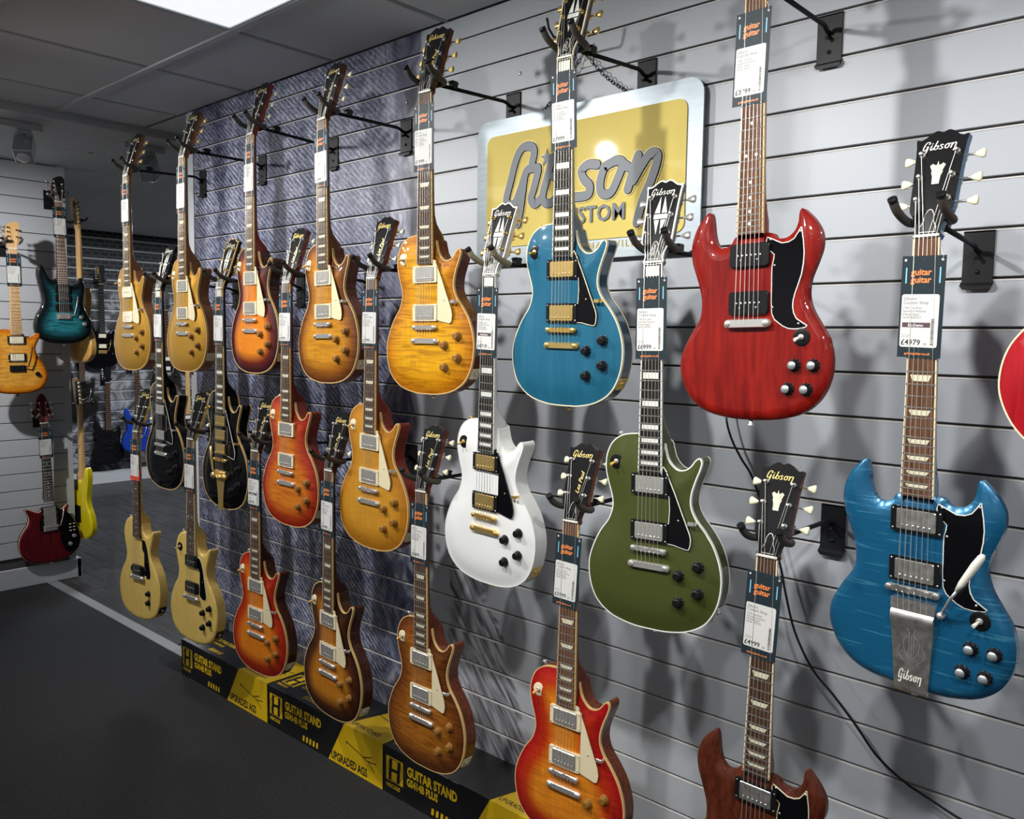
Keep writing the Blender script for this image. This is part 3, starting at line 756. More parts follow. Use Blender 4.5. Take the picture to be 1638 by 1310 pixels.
    HP = smooth_head(head) if head != 'gib' else [tuple(p) for p in crom(HEADS['gib'], 2)]
    def hcore():
        mb = MB(); mb.prism(HP, -15, -1.4, hfn); return mb.mesh('headstock', [headcore])
    hs = obj('headstock', cached(('hcore', head, headcore), hcore), g, mtx=H)
    A = np.array(HP)
    def hface():
        mb = MB(); P = inset(A, 3.0 if hbind else 0.2); mb.prism([tuple(p) for p in P], -1.4, 0.25, hfn); return mb.mesh('headplate', [headface])
    obj('headplate', cached(('hface', head, headface, bool(hbind)), hface), hs)
    if hbind:
        def hb_():
            mb = MB(); P = inset(A, -0.3); mb.prism([tuple(p) for p in P], -4.5, 0.0, hfn); return mb.mesh('headstock_binding', [hbind])
        obj('headstock_binding', cached(('hbind', head, hbind), hb_), hs)
    if head == 'gib' and logo:
        def lg():
            mb = MB()
            fn = lambda x, y, h: hfn(-31+62*x*1.02, 155+34*y+ (x-.5)*0, 0.45)
            for st in SCRIPT: ribbon(mb, st, 0.034, fn, cap=6)
            return mb.mesh('logo_lettering', [logo])
        obj('logo_lettering', cached(('logo', logo), lg), hs)
        if hinlay == 'crown':
            def cr_():
                mb = MB()
                for P in ([(-7,98),(7,98),(10,106),(4,112),(-4,112),(-10,106)], [(-5,112),(5,112),(7,120),(2,118),(0,126),(-2,118),(-7,120)], [(-8,106),(-13,118),(-8,122),(-5,112)], [(8,106),(13,118),(8,122),(5,112)], [(-6,84),(6,84),(7,98),(-7,98)]):
                    mb.add([hfn(u, t+8, 0.45) for u, t in P], [tuple(range(len(P)))])
                return mb.mesh('crown_inlay', ['pearl_aged'])
            obj('crown_inlay', cached('crown', cr_), hs)
        elif hinlay == 'diamond':
            def dm():
                mb = MB()
                for sg in (-1, 1):
                    for P in ([(2,112),(15,112),(5,152)], [(2,96),(14,96),(5,62)]): mb.add([hfn(sg*u, t, 0.45) for u, t in P], [(0, 1, 2)])
                mb.add([hfn(u, t, 0.5) for u, t in ((-16, 98.5), (16, 98.5), (16, 109.5), (-16, 109.5))], [(0, 1, 2, 3)])
                return mb.mesh('diamond_inlay', ['pearl'])
            obj('diamond_inlay', cached('diamond', dm), hs)
            def lc():
                co, fs = TM['lpcustom']; mb = MB(); mb.add([hfn(-4+y*1000*-0.8, 12+x*1000*0.8, 2.2) for x, y, _ in co], fs); return mb.mesh('truss_lettering', ['logo_pearl'])
            obj('truss_lettering', cached('lpc', lc), hs)
        elif hinlay == 'lp':
            def ls():
                co, fs = TM['lespaul']; mb = MB(); mb.add([hfn(6+y*-1000*0.9+x*120, 66+x*1000*0.95, 0.45) for x, y, _ in co], fs); return mb.mesh('signature_lettering', ['logo_gold'])
            obj('signature_lettering', cached('lps', ls), hs)
    if head == 'gib' and truss:
        def tr():
            mb = MB(); P = [(14, 4), (14, 14), (9, 24), (8, 36), (4, 44), (0, 46)]; P = P+[(-u, t) for u, t in P[::-1][1:]]
            mb.prism(P, 0, 1.2, hfn, 1); mb.prism([tuple(q) for q in inset(np.array(P, float), 1.3)], 1.2, 1.9, hfn, 0)
            return mb.mesh('truss_rod_cover', [truss, 'white_binding'])
        obj('truss_rod_cover', cached(('truss', truss), tr), hs)
    # ---- tuners
    if head == 'gib': TP = [(sg*u, t, sg) for t, u in ((64, 25.5), (106, 27), (148, 29)) for sg in (-1, 1)]
    elif head == 'red': TP = [(sg*u, t, sg) for t, u in ((44, 28), (80, 24), (116, 18)) for sg in (-1, 1)]
    elif head == 'mm': TP = [(-20, t, -1) for t in (40, 64, 88, 112)]+[(24, t, 1) for t in (62, 100)]
    else: TP = [(-8-0.05*t, t, -1) for t in (30, 54, 78, 102, 126, 150)]
    posts = []
    tm_ = cached(('tuner', hw), lambda: tuner_mesh(tstyle, hw)); bm_ = cached(('tbtn', tstyle, tun), lambda: button_mesh(tstyle, tun))
    edge = {'gib': 40, 'red': 38, 'mm': 34, 'inline': 22}[head]
    for u, t, sg in TP:
        M2 = Matrix.Translation((u/1000, 0, t/1000)) @ (Matrix.Rotation(math.pi, 4, 'Y') if sg < 0 else Matrix.Identity(4))
        tu = obj('tuner', tm_, hs, mtx=M2)
        obj('tuner_button', bm_, tu, loc=((edge-abs(u)-22)/1000 if head == 'gib' else (edge-abs(u)-24)/1000, 0, 0))
        posts.append(H @ Vector((u/1000, -0.007, t/1000)))
    posts = sorted(posts, key=lambda v: (v.x > 0, v.z if v.x < 0 else -v.z)) if head in ('gib', 'red') else posts
    # ---- strings
    ybr = 4.0+pl*0.4; gauges = (0.78, 0.7, 0.62, 0.54, 0.48, 0.45)
    send = {'tom': 664, 'bigsby': 690, 'maestro': 668}.get(bridge, Lg+4)
    if detail:
        for j in range(6):
            x0 = -17.5+7*j; x1 = -25.5+10.2*j; hi_ = 1.0 if j in (0, 5) else 0.0
            P = [lv(x1, send, 1.0 if bridge in ('tom', 'bigsby', 'maestro') else ybr), lv(x1, Lg, ybr), lv(x0+(x1-x0)*.33, Lg*.33, 2.4+hi_), lv(x0, -1, 2.0+hi_*.7)]
            if len(posts) == 6: P.append(tuple(posts[j]))
            mb = MB(); mb.tube(P, gauges[j]/1000, 4, cap=False); mb.build('string', 'string_steel', g)
    # ---- pickups
    for kd, s in pus:
        build_pickup(g, kd, s, cover, ring, pl/1000 if False else 0.0 if prof == 'LP' else (ctr+6)*0.6)
    # ---- bridge and tailpiece
    fy = ctr-0.2
    if bridge == 'tom':
        obj('bridge', cached(('tom', hw), lambda: bar_mesh(88, 12, -2.5, 2.2, hw, 37, 5, 6)), g, loc=lv(0, Lg, 0.6 if prof == 'LP' else -0.5))
        obj('tailpiece', cached(('stop', hw), lambda: bar_mesh(103, 15, -7, 0.5, hw, 41, 7)), g, loc=lv(0, Lg+37, 0.5 if prof == 'LP' else -1))
    elif bridge == 'wrap':
        obj('wraparound_bridge', cached(('wrap', hw), lambda: bar_mesh(100, 17, -6, 2.8, hw, 41, 8, 0)), g, loc=lv(0, Lg+1, 0.5))
    elif bridge == 'bigsby':
        obj('bridge', cached(('tom', hw), lambda: bar_mesh(88, 12, -2.5, 2.2, hw, 37, 5, 6)), g, loc=lv(0, Lg, 0.6))
        mb = MB()
        mb.prism([(-38,668),(38,668),(42,690),(30,705),(22,740),(17,790),(20,815),(-20,815),(-17,790),(-22,740),(-30,705),(-42,690)], -6, -2, lambda x, s, h: lv(x, s, h))
        mb.tube([lv(-46, 690, 3), lv(46, 690, 3)], 0.0085, 14); mb.tube([lv(-40, 676, -1), lv(40, 676, -1)], 0.005, 10)
        for sg in (-1, 1): mb.lathe([(13, -6), (13, 6), (9, 11), (0, 12)], 16, lv(sg*40, 690, 0))
        t_ = mb.build('vibrato_tailpiece', hw, g)
        mb = MB(); mb.tube([lv(40, 688, 14), lv(22, 690, 24), lv(4, 660, 30), lv(-4, 612, 32), lv(-6, 575, 32)], [0.003, .0032, .004, .005, .0035], 8); mb.build('vibrato_arm', hw, t_)
        mb = MB(); mb.lathe([(8, 0), (7, 8), (4, 12)], 12, lv(30, 690, 8)); mb.build('arm_bracket', hw, t_)
    elif bridge == 'maestro':
        obj('bridge', cached(('tom', 'aged_nickel'), lambda: bar_mesh(96, 13, -3, 3.0, 'aged_nickel', 42, 6, 6)), g, loc=lv(-1, Lg, 0.0))
        mb = MB()
        P = [(-39, 648), (39, 648), (39, 668), (-39, 668)]; mb.prism(P, -9, 0, lambda x, s, h: lv(x, s, h))
        q = [(-37, 0), (37, 0)]
        sec = [(668, -2.5, 38), (674, 3, 38), (684, 4, 38), (694, 0, 37.5), (702, -2, 37), (760, -4, 33.5), (818, -6, 30), (823, -8, 30), (823, -18, 30)]
        vs = [lv(sg*hw_, s, y) for s, y, hw_ in sec for sg in (-1, 1)]
        mb.add(vs, [(2*i, 2*i+1, 2*i+3, 2*i+2) for i in range(len(sec)-1)], 0, True)
        vs2 = [lv(sg*hw_, s, -9.5) for s, y, hw_ in sec[:-1] for sg in (-1, 1)]
        for sg in (0, 1):
            k = len(sec)-1; mb.add([vs[2*i+sg] for i in range(k)]+[vs2[2*i+sg] for i in range(k)], [(i, i+1, k+i+1, k+i) for i in range(k-1)])
        t_ = mb.build('vibrola_tailpiece', 'aged_nickel', g)
        mb = MB()
        for st in SCRIPT: ribbon(mb, st, 0.045, lambda x, y, h: lv(-22+46*x, 800-40*y, -5.2+ (800-40*y-818)*-0.0345+0.5), cap=6)
        mb.build('engraved_lettering', 'logo_pearl', t_)
        mb = MB()   # engraved lyre
        for P in ([(-12,745),(-14,725),(-4,712),(-8,700)], [(12,745),(14,725),(4,712),(8,700)], [(-12,745),(0,758),(12,745)], [(-4,715),(-4,750)], [(0,715),(0,755)], [(4,715),(4,750)], [(-20,735),(-24,750),(-12,765)], [(20,735),(24,750),(12,765)]):
            ribbon(mb, P, 1.1, lambda x, s, h: lv(x, s, np.interp(s, [702, 760, 818], [-2, -4, -6])+.4), cap=6)
        mb.build('lyre_engraving', 'nickel', t_)
        mb = MB(); mb.tube([lv(52, 660, 2), lv(58, 648, 10), lv(72, 622, 22), lv(86, 600, 26)], 0.0028, 8); mb.lathe([(7, -8), (7, 2), (5, 6), (0, 7)], 14, lv(50, 662, 0)); a_ = mb.build('vibrola_arm', 'nickel', t_)
        mb = MB(); mb.tube([lv(84, 603, 26), lv(92, 588, 27), lv(112, 552, 28), lv(121, 536, 28), lv(124, 531, 28)], [0.004, .0062, .0075, .0062, .003], 12); mb.build('arm_tip', 'white_plastic', g)
    elif bridge == 'trem':
        mb = MB(); mb.box(lv(-40, Lg-8, -6), lv(40, Lg+26, -1), bev=.001)
        for j in range(6): mb.box(lv(-27+10.8*j-4, Lg-6, -1), lv(-27+10.8*j+4, Lg+22, 4), bev=.0008)
        t_ = mb.build('tremolo_bridge', hw, g)
        mb = MB(); mb.tube([lv(38, Lg+4, 0), lv(50, Lg-4, 14), lv(62, Lg-50, 18), lv(72, Lg-110, 18)], 0.0032, 8); mb.build('tremolo_arm', hw, t_)
    # ---- knobs, switch
    if nknob is None: nknob = {'LP': [(116, 652), (72, 677), (116, 710), (72, 736)], 'SG': [(98, 711), (136, 711), (86, 756), (123, 756)]}.get(kind, [(70, 690), (100, 715)])
    km = cached(('knob',)+tuple(knob), lambda: knob_mesh(knob[0], list(knob[1:])))
    P_ = OUT[kind]
    for x, s in nknob:
        d = segdist(np.array([[float(x), float(s)]]), P_); y = y0+float(hf(d, np.array([[float(x), float(s)]]))[0])
        obj('knob', km, g, loc=lv(x, s, y-0.3))
    if switch:
        x, s = (-88, 440) if kind == 'LP' else ((111, 658) if kind == 'SG' else (95, 640)); d = segdist(np.array([[float(x), float(s)]]), P_); y = y0+float(hf(d, np.array([[float(x), float(s)]]))[0])
        mb = MB(); mb.lathe([(17, -0.5), (17, 1.2), (16, 1.6), (6, 1.6)], 20); mb.lathe([(6, 1.6), (6, 4.5), (4.5, 5.2), (0, 5.2)], 10, m=1)
        mb.v = [tuple(c/1000 for c in v) for v in mb.v]
        sw = obj('toggle_switch', cached(('sw', wash, hw), lambda: mb.mesh('toggle_switch', [wash, hw])), g, loc=lv(x, s, y))
        def tipm(m):
            mb = MB(); mb.tube([(0, -.004, 0), (-.002, -.014, -.003), (-.004, -.02, -.0055)], [.0022, .0032, .0036], 8); return mb.mesh('switch_tip', [m])
        tipc = 'gold_metal' if hw == 'gold_metal' else ('white_plastic' if kind == 'SG' else 'amber_tip')
        obj('switch_tip', cached(('tip', tipc), lambda: tipm(tipc)), sw)
    # ---- pickguard
    if guard:
        if kind == 'LP': GP = [(29,446),(37,447),(48,470),(62,500),(78,538),(97,582),(100,598),(97,614),(90,618),(60,612),(36,606),(36,566),(46.5,565),(46.5,506),(29,506)] if prof == 'LP' else [(30,462),(52,466),(66,490),(76,520),(84,560),(94,600),(92,622),(76,628),(56,622),(48,606),(48,520),(32,505)]
        else: GP = [(35,464),(66,478),(90,472),(103,452),(107,462),(112,500),(108,540),(96,575),(92,600),(100,622),(122,636),(110,642),(84,642),(62,630),(48,612),(46,560),(46,520),(50,500),(35,486)] if bridge != 'small' else [(48,468),(70,478),(92,472),(103,452),(107,464),(112,500),(108,540),(92,560),(60,540),(48,520)]
        gy = -4.2 if prof == 'LP' else y0+0.6
        if gbind:
            mb = MB(); plate(mb, [tuple(q) for q in crom(GP, 2)], gy-1.4, gy+0.6, 0); pgo = mb.build('pickguard', gbind, g)
            mb = MB(); plate(mb, [tuple(q) for q in inset(crom(GP, 2), 1.8)], gy+0.55, gy+1.0, 0); mb.build('pickguard_face', guard, pgo)
        else:
            mb = MB(); plate(mb, GP, gy-1.2, gy+0.8, 0); pgo = mb.build('pickguard', guard, g)
        mb = MB()
        for x, s in (((70, 556), (40, 452)) if kind == 'LP' else ((42, 470), (103, 460), (104, 632), (52, 520), (50, 600))): mb.lathe([(2.4, 0), (2.2, .8), (0, 1.0)], 8, lv(x, s, gy+0.9))
        mb.build('guard_screws', hw, pgo)
        if kind == 'LP' and prof == 'LP':
            mb = MB(); mb.box(lv(92, 556, gy-.5), lv(108, 564, gy+1.6), bev=.0006); mb.box(lv(105, 556, gy-18), lv(108, 564, gy+1.6), bev=.0006); mb.build('guard_bracket', hw, pgo)
    # ---- jack plate, strap buttons
    if jack and kind == 'LP':
        i = int(np.argmin(np.hypot(P_[:, 0]-150, P_[:, 1]-748))); n2 = normals2(P_)[i]; px_ = P_[i]; tdir = np.array([-n2[1], n2[0]])
        ym = y0-th*0.5
        def jf(u, v, h): q = px_+n2*(h)+tdir*u; return lv(q[0], q[1], ym+v)
        mb = MB(); mb.prism(rrect(32, 32, 3), 0.2, 2.2, lambda x, y, h: jf(x, y, h)); jp = mb.build('jack_plate', 'cream' if prof == 'LP' and bind == 'aged_binding' else (hw if prof == 'LP' else 'black_plastic'), g)
        mb = MB(); c0 = Vector(jf(0, 0, 2)); ax = (Vector(jf(0, 0, 10))-c0).normalized(); ux = (Vector(jf(0, 10, 2))-c0).normalized()
        mb.lathe([(.0062, 0), (.0062, .003), (.004, .003), (.004, -.004)], 12, c0, (ax, ux)); mb.build('jack_socket', hw, jp)
    if detail:
        def sb(): mb = MB(); mb.lathe([(.0045, 0), (.0035, .006), (.0068, .0105), (.0065, .0125), (0, .013)], 12, axis=(Vector((0, 0, -1)), Vector((1, 0, 0)))); return mb.mesh('strap_button', [hw])
        sm_ = cached(('strap', hw), sb)
        obj('strap_button', sm_, g, loc=lv(0, P_[:, 1].max(), y0-th/2))
        if kind == 'LP': obj('strap_button', sm_, g, mtx=Matrix.Translation(lv(-90, 386.5, y0-th/2)) @ Matrix.Rotation(R(150), 4, 'Y'))
    return g

# ------------------------------------------------------------------ price tag (hung under the outer strings, just below the nut)
def price_tag(key, desc, price=None, roll=0.0, demo=False, red=False, pose=None, s0=32.0, simple=False):
    loc, (yw, ln, rl) = pose or POSES[key]
    G_ = Matrix.Translation(loc) @ Euler((R(ln), R(rl), R(yw)), 'YXZ').to_matrix().to_4x4()
    t = empty('price_tag'); M = G_ @ Matrix.Translation(lv(0, s0, 2.7)) @ Matrix.Rotation(R(roll), 4, 'Y'); t.matrix_world = M
    tag(t, 'dark card price tag on the neck of ' + desc, 'price tag')
    def F(x, y, h=0.0): return ((x-37.0)/1000, -h/1000, -y/1000)          # x right, y down from the tag's top, mm
    def card():
        mb = MB(); mb.prism([(0, 0), (74, 0), (74, 176), (0, 176)], -0.25, 0.25, F); return mb.mesh('card', ['tag_card'])
    c = obj('card', cached('tagcard', card), t)
    def lab():
        mb = MB(); mb.prism([(x, y) for x, y in rrect(64, 92, 4, 3, 35, 112)], 0.2, 0.4, F); return mb.mesh('label', ['tag_label'])
    l = obj('label', cached('taglabel', lab), t)
    def bars():
        mb = MB()
        for x in (7, 64): mb.add([F(x, 20, .4), F(x+2.4, 20, .4), F(x+2.4, 47, .4), F(x, 47, .4)], [(3, 2, 1, 0)])
        return mb.mesh('blue_bars', ['tag_blue'])
    obj('blue_bars', cached('tagbars', bars), c)
    def tmesh(key, x, y, m, nm):
        def f():
            co, fs = TM[key]; mb = MB(); mb.add([F(x+a*1000, y-b*1000, 0.55) for a, b, _ in co], fs); return mb.mesh(nm, [m])
        return cached(('tt', key, x, y, m), f)
    obj('shop_lettering', tmesh('guitarguitar', 16.5, 33, 'tag_orange', 'shop_lettering'), c)
    obj('web_lettering', tmesh('url', 13, 171, 'tag_orange', 'web_lettering'), c)
    if red:
        mb = MB(); mb.prism([(0, 128), (74, 128), (74, 176), (0, 176)], 0.15, 0.3, F); mb.build('sale_band', 'tag_red', c)
    for x, m_ in ((37, 'ink'), (68, 'tag_label'), (6, 'tag_label')):
        def hole():
            mb = MB(); mb.add([((2.3*math.cos(2*math.pi*j/10))/1000, -.0004, (2.3*math.sin(2*math.pi*j/10))/1000) for j in range(10)], [tuple(range(10))]); return mb.mesh('eyelet', [m_])
        obj('eyelet', cached(('taghole', m_), hole), c, loc=((x-37)/1000, 0, -.007))
    obj('brand_lettering', tmesh('shop', 6, 76, 'ink_grey', 'brand_lettering'), l)
    obj('detail_lettering', tmesh('lines', 6, 91.5, 'ink_grey', 'detail_lettering'), l)
    def code():
        mb = MB(); y = 108.0; rr = random.Random(3)
        while y < 154:
            h = rr.choice((.6, 1.0, 1.6)); mb.add([F(55.5, y, .55), F(60.5, y, .55), F(60.5, y+h, .55), F(55.5, y+h, .55)], [(3, 2, 1, 0)]); y += h+rr.choice((.6, 1.0))
        return mb.mesh('barcode', ['ink'])
    obj('barcode', cached('tagcode', code), l)
    if demo:
        mb = MB(); mb.add([F(6, 115, .5), F(54, 115, .5), F(54, 123.5, .5), F(6, 123.5, .5)], [(3, 2, 1, 0)]); d = mb.build('demo_band', 'ex_demo', l)
        obj('demo_lettering', tmesh('exdemo', 16, 121.8, 'tag_label', 'demo_lettering'), l)
    obj('small_lettering', tmesh('small', 6, 138, 'ink_grey', 'small_lettering'), l)
    if price:
        obj('price_lettering', tmesh('p'+price, 5, 154, 'ink', 'price_lettering'), l)
        obj('pence_lettering', tmesh('pence', 43, 154, 'ink_grey', 'pence_lettering'), l)
    mb = MB(); mb.tube([F(68, 7, .6), F(70, 2, 3), F(66, -8, 4), F(60, -14, -8), F(40, -16, -28)], .0005, 5); mb.build('tie', 'tag_label', t)
    return t

# ------------------------------------------------------------------ wall hanger
def hanger(key, desc, X=None, ztop=2.24, cush='rubber', pose=None, wall_y=0.0):
    (gx, gy, gz), (yw, ln, rl) = pose or POSES[key]
    X = gx if X is None else X
    h = empty('guitar_hanger', (X, wall_y, ztop-0.06)); tag(h, 'black steel slatwall hanger holding ' + desc, 'hanger')
    def pl():
        mb = MB(); w = .0285
        mb.box((-w, -.0045, -.058), (w, -.0015, .052), bev=.0006)
        mb.box((-w, -.0045, .049), (w, .006, .0525))
        mb.add([(-w-.002, -.0015, -.05), (w+.002, -.0015, -.05), (w+.002, -.012, -.058), (-w-.002, -.012, -.058), (w-.004, -.012, -.066), (-w+.004, -.012, -.066)], [(3, 2, 1, 0), (2, 3, 5, 4)])
        mb.lathe([(.005, 0), (.0045, .002), (0, .003)], 10, (0, -.0045, -.03))
        return mb.mesh('wall_plate', ['black_metal'])
    obj('wall_plate', cached('hplate', pl), h)
    o = Vector((X, wall_y, ztop-0.06)); yk = Vector((gx, gy+0.048, gz+0.03))-o
    mb = MB(); mb.tube([(0, -.004, .01), (0, -.02, .012), (0, -.032, .018), Vector((0, -.045, .02)), yk], .0052, 10)
    mb.tube([(0, -.006, .002), (0, -.022, -.004)], .004, 8); mb.build('arm', 'black_metal', h)
    mb = MB(); q = Vector((0, -.045, .02)).lerp(yk, .78); mb.box(q+Vector((-.009, -.011, .0)), q+Vector((.009, .011, .02)), bev=.002); mb.box(q+Vector((-.006, -.016, .013)), q+Vector((.006, .016, .018)), bev=.001)
    mb.build('lock_clip', 'black_plastic', h)
    Ry = Matrix.Rotation(R(yw), 3, 'Z')
    for sg in (-1, 1):
        P = [(0, 0, 0), (sg*.016, 0, 0), (sg*.03, -.006, 0), (sg*.0365, -.02, .0), (sg*.038, -.045, .006), (sg*.039, -.068, .017), (sg*.04, -.082, .032)]
        P = [yk+Ry @ Vector(p) for p in P]; C = [Vector(c) for c in crom([tuple(p) for p in P], 3, False)]
        mb = MB(); mb.tube(C, .0078, 10); pr = mb.build('prong', cush, h)
        e = C[-1]; d = (C[-1]-C[-2]).normalized(); mb = MB(); mb.tube([e-d*.003, e+d*.005], .0083, 10); mb.build('prong_cap', 'black_plastic', pr)
    return h

# ================================================================== THE ROOM
ZC = 2.506
def wall_material():
    m, t, b = nt('slatwall_print'); geo = N(t, 'ShaderNodeNewGeometry'); sp = N(t, 'ShaderNodeSeparateXYZ'); L(t, geo.outputs['Position'], sp.inputs[0])
    def math_(op, a, bb=None, clamp=False):
        n = N(t, 'ShaderNodeMath', operation=op); n.use_clamp = clamp
        for i, v in enumerate((a, bb)):
            if v is None: continue
            if isinstance(v, (int, float)): n.inputs[i].default_value = v
            else: L(t, v, n.inputs[i])
        return n.outputs[0]
    def noise(scale, detail=3, vec=None, stretch=None, dist=0.0):
        n = N(t, 'ShaderNodeTexNoise'); n.inputs['Scale'].default_value = scale; n.inputs['Detail'].default_value = detail; n.inputs['Distortion'].default_value = dist
        src = vec or geo.outputs['Position']
        if stretch:
            mp = N(t, 'ShaderNodeMapping'); mp.inputs['Scale'].default_value = stretch; L(t, src, mp.inputs[0]); src = mp.outputs[0]
        L(t, src, n.inputs['Vector']); return n.outputs['Fac']
    def wave(scale, rot, dist, dscale=1.0, det=2):
        mp = N(t, 'ShaderNodeMapping'); mp.inputs['Rotation'].default_value = rot; L(t, geo.outputs['Position'], mp.inputs[0])
        n = N(t, 'ShaderNodeTexWave', bands_direction='X'); n.inputs['Scale'].default_value = scale; n.inputs['Distortion'].default_value = dist
        n.inputs['Detail'].default_value = det; n.inputs['Detail Scale'].default_value = dscale; L(t, mp.outputs[0], n.inputs['Vector']); return n.outputs['Fac']
    def mix(f, a, bb, mode='MIX'):
        n = N(t, 'ShaderNodeMixRGB', blend_type=mode)
        for i, v in ((0, f), (1, a), (2, bb)):
            if isinstance(v, (int, float)): n.inputs[i].default_value = v
            elif isinstance(v, tuple): n.inputs[i].default_value = (*v, 1)
            else: L(t, v, n.inputs[i])
        return n.outputs[0]
    # denim twill: dashes along two crossing diagonals
    ra = N(t, 'ShaderNodeMapping'); ra.inputs['Rotation'].default_value = (0, R(52), 0); L(t, geo.outputs['Position'], ra.inputs[0])
    rb = N(t, 'ShaderNodeMapping'); rb.inputs['Rotation'].default_value = (0, R(-30), 0); L(t, geo.outputs['Position'], rb.inputs[0])
    dash = noise(1.0, 3, vec=ra.outputs[0], stretch=(95, 1, 22), dist=0.5); weft = noise(1.0, 2, vec=rb.outputs[0], stretch=(80, 1, 20), dist=0.4)
    w1 = wave(18, (0, R(52), 0), 4.0, 4)
    tw = math_('ADD', math_('MULTIPLY', dash, 0.95), math_('ADD', math_('MULTIPLY', weft, 0.35), math_('MULTIPLY', w1, 0.28))); tw = math_('MULTIPLY', math_('SUBTRACT', tw, 0.45), 1.35, True)
    dr = ramp(t, [(0.14, (0.035, 0.04, 0.085)), (0.45, (0.2, 0.215, 0.31)), (0.8, (0.52, 0.54, 0.62))]); L(t, tw, dr.inputs[0])
    folds = noise(1.7, 3, stretch=(2.2, 1, 0.55), dist=0.8); fr = ramp(t, [(0.3, (0.38, 0.4, 0.5)), (0.5, (0.8, 0.82, 0.9)), (0.68, (1.15, 1.15, 1.15))]); L(t, folds, fr.inputs[0])
    denim = mix(1.0, dr.outputs[0], fr.outputs[0], 'MULTIPLY')
    # frayed sleeve edge: smoky brush strokes in the printed photograph
    sm = noise(9, 5, stretch=(1, 1, 0.5), dist=2.2); smr = ramp(t, [(0.38, (0.03, 0.034, 0.07)), (0.55, (0.13, 0.14, 0.21)), (0.74, (0.5, 0.52, 0.58))]); L(t, sm, smr.inputs[0])
    inner = math_('MULTIPLY', math_('ADD', sp.outputs['X'], 2.5), 4.0, True)
    denim = mix(inner, denim, smr.outputs[0])
    edge = math_('ADD', sp.outputs['X'], math_('MULTIPLY', math_('SUBTRACT', noise(2.2, 4), 0.5), 0.5))
    msk = math_('MULTIPLY', math_('SUBTRACT', -2.19, edge), 45.0, True)
    # strands of hair at the foot of the wall
    hx = math_('DIVIDE', math_('ADD', sp.outputs['X'], math_('ADD', 1.72, math_('MULTIPLY', sp.outputs['Z'], 0.3))), 0.17); hz = math_('DIVIDE', math_('SUBTRACT', sp.outputs['Z'], 0.36), 0.5)
    rr = math_('ADD', math_('MULTIPLY', hx, hx), math_('MULTIPLY', hz, hz)); rr = math_('ADD', rr, math_('MULTIPLY', math_('SUBTRACT', noise(6, 4, dist=1.5), 0.5), 2.2))
    hm = math_('MULTIPLY', math_('SUBTRACT', 0.85, rr), 5.0, True)
    rotm = N(t, 'ShaderNodeMapping'); rotm.inputs['Rotation'].default_value = (0, R(38), 0); L(t, geo.outputs['Position'], rotm.inputs[0]); hw_ = noise(6, 6, vec=rotm.outputs[0], stretch=(4.5, 1, 0.6), dist=2.2); hr = ramp(t, [(0.34, (0.07, 0.07, 0.08)), (0.5, (0.26, 0.26, 0.29)), (0.62, (0.45, 0.47, 0.5))]); L(t, hw_, hr.inputs[0])
    grey = ramp(t, [(0.3, (0.41, 0.44, 0.48)), (0.7, (0.445, 0.475, 0.515))]); L(t, noise(0.9, 2), grey.inputs[0])
    c = mix(hm, grey.outputs[0], hr.outputs[0]); c = mix(msk, c, denim)
    L(t, c, b.inputs['Base Color']); setp(b, rough=0.42); MAT['slatwall_print'] = m
wall_material()
def back_print():
    m, t, b = nt('back_wall_print'); geo = N(t, 'ShaderNodeNewGeometry')
    n = N(t, 'ShaderNodeTexNoise'); n.inputs['Scale'].default_value = 3.4; n.inputs['Detail'].default_value = 6; n.inputs['Distortion'].default_value = 1.6; L(t, geo.outputs['Position'], n.inputs['Vector'])
    r = ramp(t, [(0.4, (0.03, 0.03, 0.035)), (0.5, (0.14, 0.14, 0.16)), (0.56, (0.42, 0.43, 0.46)), (0.66, (0.1, 0.1, 0.11))]); L(t, n.outputs['Fac'], r.inputs[0])
    sp = N(t, 'ShaderNodeSeparateXYZ'); L(t, geo.outputs['Position'], sp.inputs[0])
    mr = N(t, 'ShaderNodeMapRange'); mr.inputs[1].default_value = 1.85; mr.inputs[2].default_value = 1.95; L(t, sp.outputs['Z'], mr.inputs[0])
    br = N(t, 'ShaderNodeTexBrick'); br.inputs['Scale'].default_value = 6; br.inputs['Color1'].default_value = (0.008, 0.008, 0.01, 1); br.inputs['Color2'].default_value = (0.02, 0.02, 0.022, 1); br.inputs['Mortar'].default_value = (0.07, 0.075, 0.085, 1); br.inputs['Mortar Size'].default_value = 0.05
    mp = N(t, 'ShaderNodeMapping'); mp.inputs['Rotation'].default_value = (0, R(90), R(90)); L(t, geo.outputs['Position'], mp.inputs[0]); L(t, mp.outputs[0], br.inputs['Vector'])
    mx = N(t, 'ShaderNodeMixRGB'); L(t, mr.outputs[0], mx.inputs[0]); L(t, r.outputs[0], mx.inputs[1]); L(t, br.outputs[0], mx.inputs[2])
    L(t, mx.outputs[0], b.inputs['Base Color']); setp(b, rough=0.5); MAT['back_wall_print'] = m
back_print()
noisy('carpet', (0.005, 0.0055, 0.007), (0.034, 0.036, 0.04), 190, 0.95, bump=1.0, detail=8, lo=0.38, hi=0.68)
wood('laminate', (0.028, 0.028, 0.03), (0.06, 0.06, 0.064), (3, 40, 40), 0.45, 0.15)

